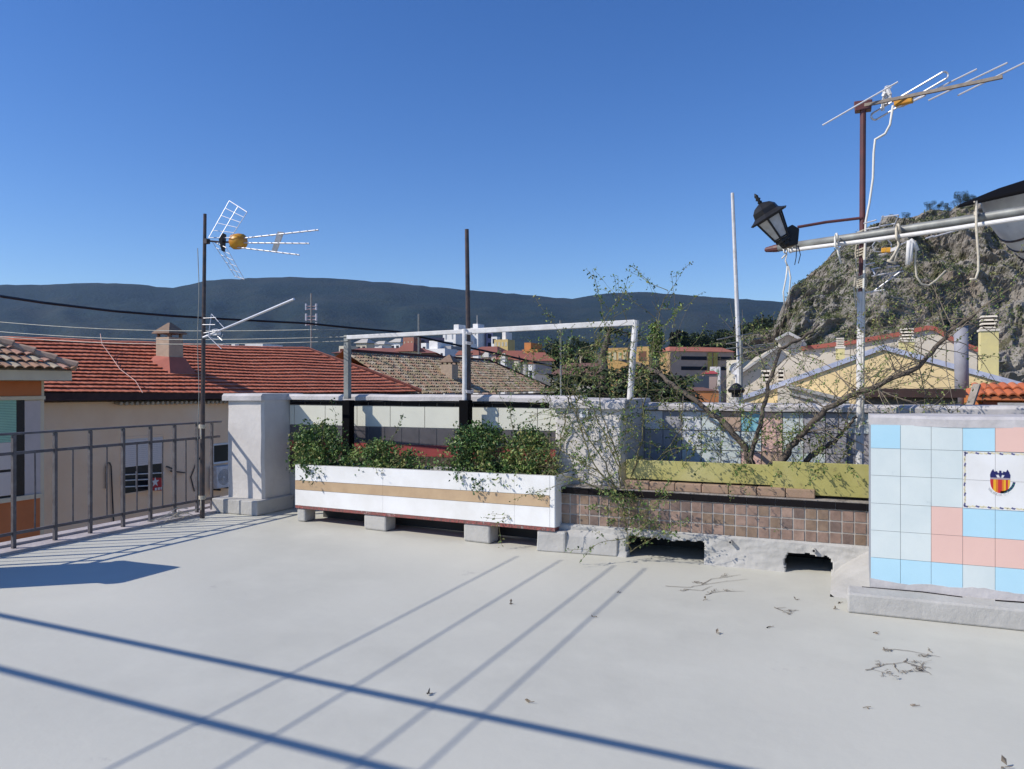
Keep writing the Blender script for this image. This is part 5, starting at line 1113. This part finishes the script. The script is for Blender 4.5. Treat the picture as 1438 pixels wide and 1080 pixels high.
wd = thing('weed_tangle', PT(1060,655,7.65), 'tangle of pale green weeds and fine stems along the back of the olive planter', 'weeds'); st = M(); lf = M()
for _ in range(26): u = rr(905,1200); spray(st, lf, PT(u, 655, rr(7.6,8.1)), (rr(-.8,.8), rr(-.3,.2), 1), rr(.2,.55), .0035, 1, 8, .03, .5, -.2, kids=3, lm=(1,3,4,3))
for _ in range(14): u = rr(925,1180); spray(st, lf, PT(u, 650, 7.6), (rr(-.6,.6), -1, rr(-.5,.2)), rr(.15,.4), .003, 1, 8, .028, .5, -.9, kids=2, lm=(1,3,4,3))
make('stems', st, m_barkg, wd); make('foliage', lf, m_lf, wd)
# evergreen with layered fronds behind the parapet
eg = thing('cedar_tree', PT(850,700,12.2), 'dark layered evergreen rising just behind the parapet, left of the vines', 'tree'); tr = M(); cr = M(); c0_ = PT(850,560,12.2)
tr.tube([Vector((c0_.x, c0_.y, GZ)), Vector((c0_.x, c0_.y, c0_.z)), PT(846,500,12.2), PT(860,452,12.2)], [.2,.12,.07,.02], 8)
for _ in range(78):
    u = rr(785,962); f = (u - 772)/203; vtop = 506 + abs(u - 862)*.24 - (45 if 850 < u < 895 and R() < .35 else 0); v = rr(vtop, 575); t = 12.2 + rr(-1.1,1.1); p = PT(u, v, t)
    d = Vector((rr(-1,1), rr(-.6,.6), rr(-.45,.12))).normalized(); L = rr(.3,.7); tr.tube([p - d*L*.4, p + d*L*.6], [.012,.004], 4); mi = random.choice([0,0,1,1,2])
    for k in range(95):
        q = p + d*L*rr(-.4,.6); s_ = Vector((rr(-1,1), rr(-1,1), rr(-.35,.15))).normalized(); cr.leaf(q + s_*rr(0,.14), .075, mi if R() < .7 else random.choice([0,1,2]), s_ + Vector((0,0,-.3)))
make('trunk', tr, m_bark, eg); make('crown', cr, m_need, eg)
sp = thing('leafy_sapling', PT(925,600,14), 'slim yellow-green sapling between the ochre tower and the school building', 'tree'); tr = M(); cr = M(); b0 = PT(925,600,14); tr.tube([Vector((b0.x,b0.y,GZ)), b0, PT(924,460,14)], [.08,.04,.01], 6)
for _ in range(200): v = rr(455,500); p = PT(921 + rr(-1,1)*7*(1 - abs(v-478)/40), v, 14); [cr.leaf(p + Vector((rr(-.08,.08), rr(-.08,.08), rr(-.08,.08))), .07, random.choice([1,2,2,3])) for _ in range(3)]
make('trunk', tr, m_bark, sp); make('crown', cr, m_lf, sp)
# litter on the floor
def litter(lst, label, name='fallen_twig'):
    m = M(); st = M(); lf = M()
    for pts in lst:
        P_L = [PZ(u, v, .01) for u, v in pts]; fine = []
        for a, b_ in zip(P_L, P_L[1:]): fine += [a.lerp(b_, k/4) + Vector((rr(-.008,.008), rr(-.008,.008), rr(-.003,.006))) for k in range(4)]
        fine.append(P_L[-1]); st.tube(fine, [.0042*(1 - .6*i/len(fine)) for i in range(len(fine))], 5)
        for p in fine[1::2]:
            if R() < .3: spray(st, lf, p, (rr(-1,1), rr(-1,1), 0), rr(.05,.14), .0022, 1, 2, .02, .6, 0, kids=2)
    n0 = len(st.v); st.v += lf.v; st.f += [tuple(i + n0 for i in f) for f in lf.f]; st.m += [0]*len(lf.f)
    st.v = [(x, y, .004 + abs(z - .01)*.22) for x, y, z in st.v]
    make(name, st, m_twig, label=label, cat='twig')
litter([[(1216,940),(1240,932),(1270,928)],[(1270,928),(1290,934),(1308,946)],[(1255,930),(1262,942)],[(1270,928),(1274,923)],[(1280,933),(1300,935),(1307,937)]], 'longer forked dry twig lying on the floor at lower right')
litter([[(1238,911),(1258,910),(1285,914),(1320,921)],[(1308,915),(1303,908)],[(1240,908),(1246,913)]], 'slim dry twig lying just above the forked one on the floor')
litter([[(1087,851),(1098,856),(1110,862)],[(1092,853),(1104,852)],[(1106,855),(1122,856)]], 'small dry twig scrap on the floor in front of the tiled bench')
litter([[(935,822),(965,824),(985,820),(1020,815),(1050,812)],[(960,826),(985,828),(1000,822)],[(990,834),(1010,829),(1045,829)],[(985,820),(1000,812),(1040,806)]], 'thin dry twigs added mostly in place of branch shadows on the floor below the openings of the low wall', 'twig_shadow_heap')  # twigs stand in for a pile that is mostly branch shadow
for i, (u, v) in enumerate(((1228,888),(1006,889),(1080,880),(988,842),(1214,993),(1283,991),(1117,842),(742,986),(1170,855),(1178,846),(832,866),(600,974),(1411,1077),(715,848),(866,832))):
    m = M(); c = PZ(u, v, .006); m.leaf(c, .03, 0); m.leaf(c + Vector((.01,.01,.004)), .035, 0); m.tube([c, c + Vector((.03,.01,.004))], .002, 4)
    make('dead_leaf', m, m_twig, label='tiny dark dead leaf lying alone on the pale floor', cat='leaf', group='dead leaves scattered on the floor')
# ---- haze ----
m_h = bpy.data.materials.new('haze_air'); m_h.use_nodes = True; n_ = m_h.node_tree; n_.nodes.clear()
o_ = n_.nodes.new('ShaderNodeOutputMaterial'); v_ = n_.nodes.new('ShaderNodeVolumePrincipled'); v_.inputs['Density'].default_value = HAZE; v_.inputs['Color'].default_value = (.32,.57,1,1); v_.inputs['Anisotropy'].default_value = .2
n_.links.new(v_.outputs[0], o_.inputs['Volume'])
m = M(); m.box(-9500, 9500, -9500, 9500, -60, 900); make('haze', m, m_h, kind='stuff')
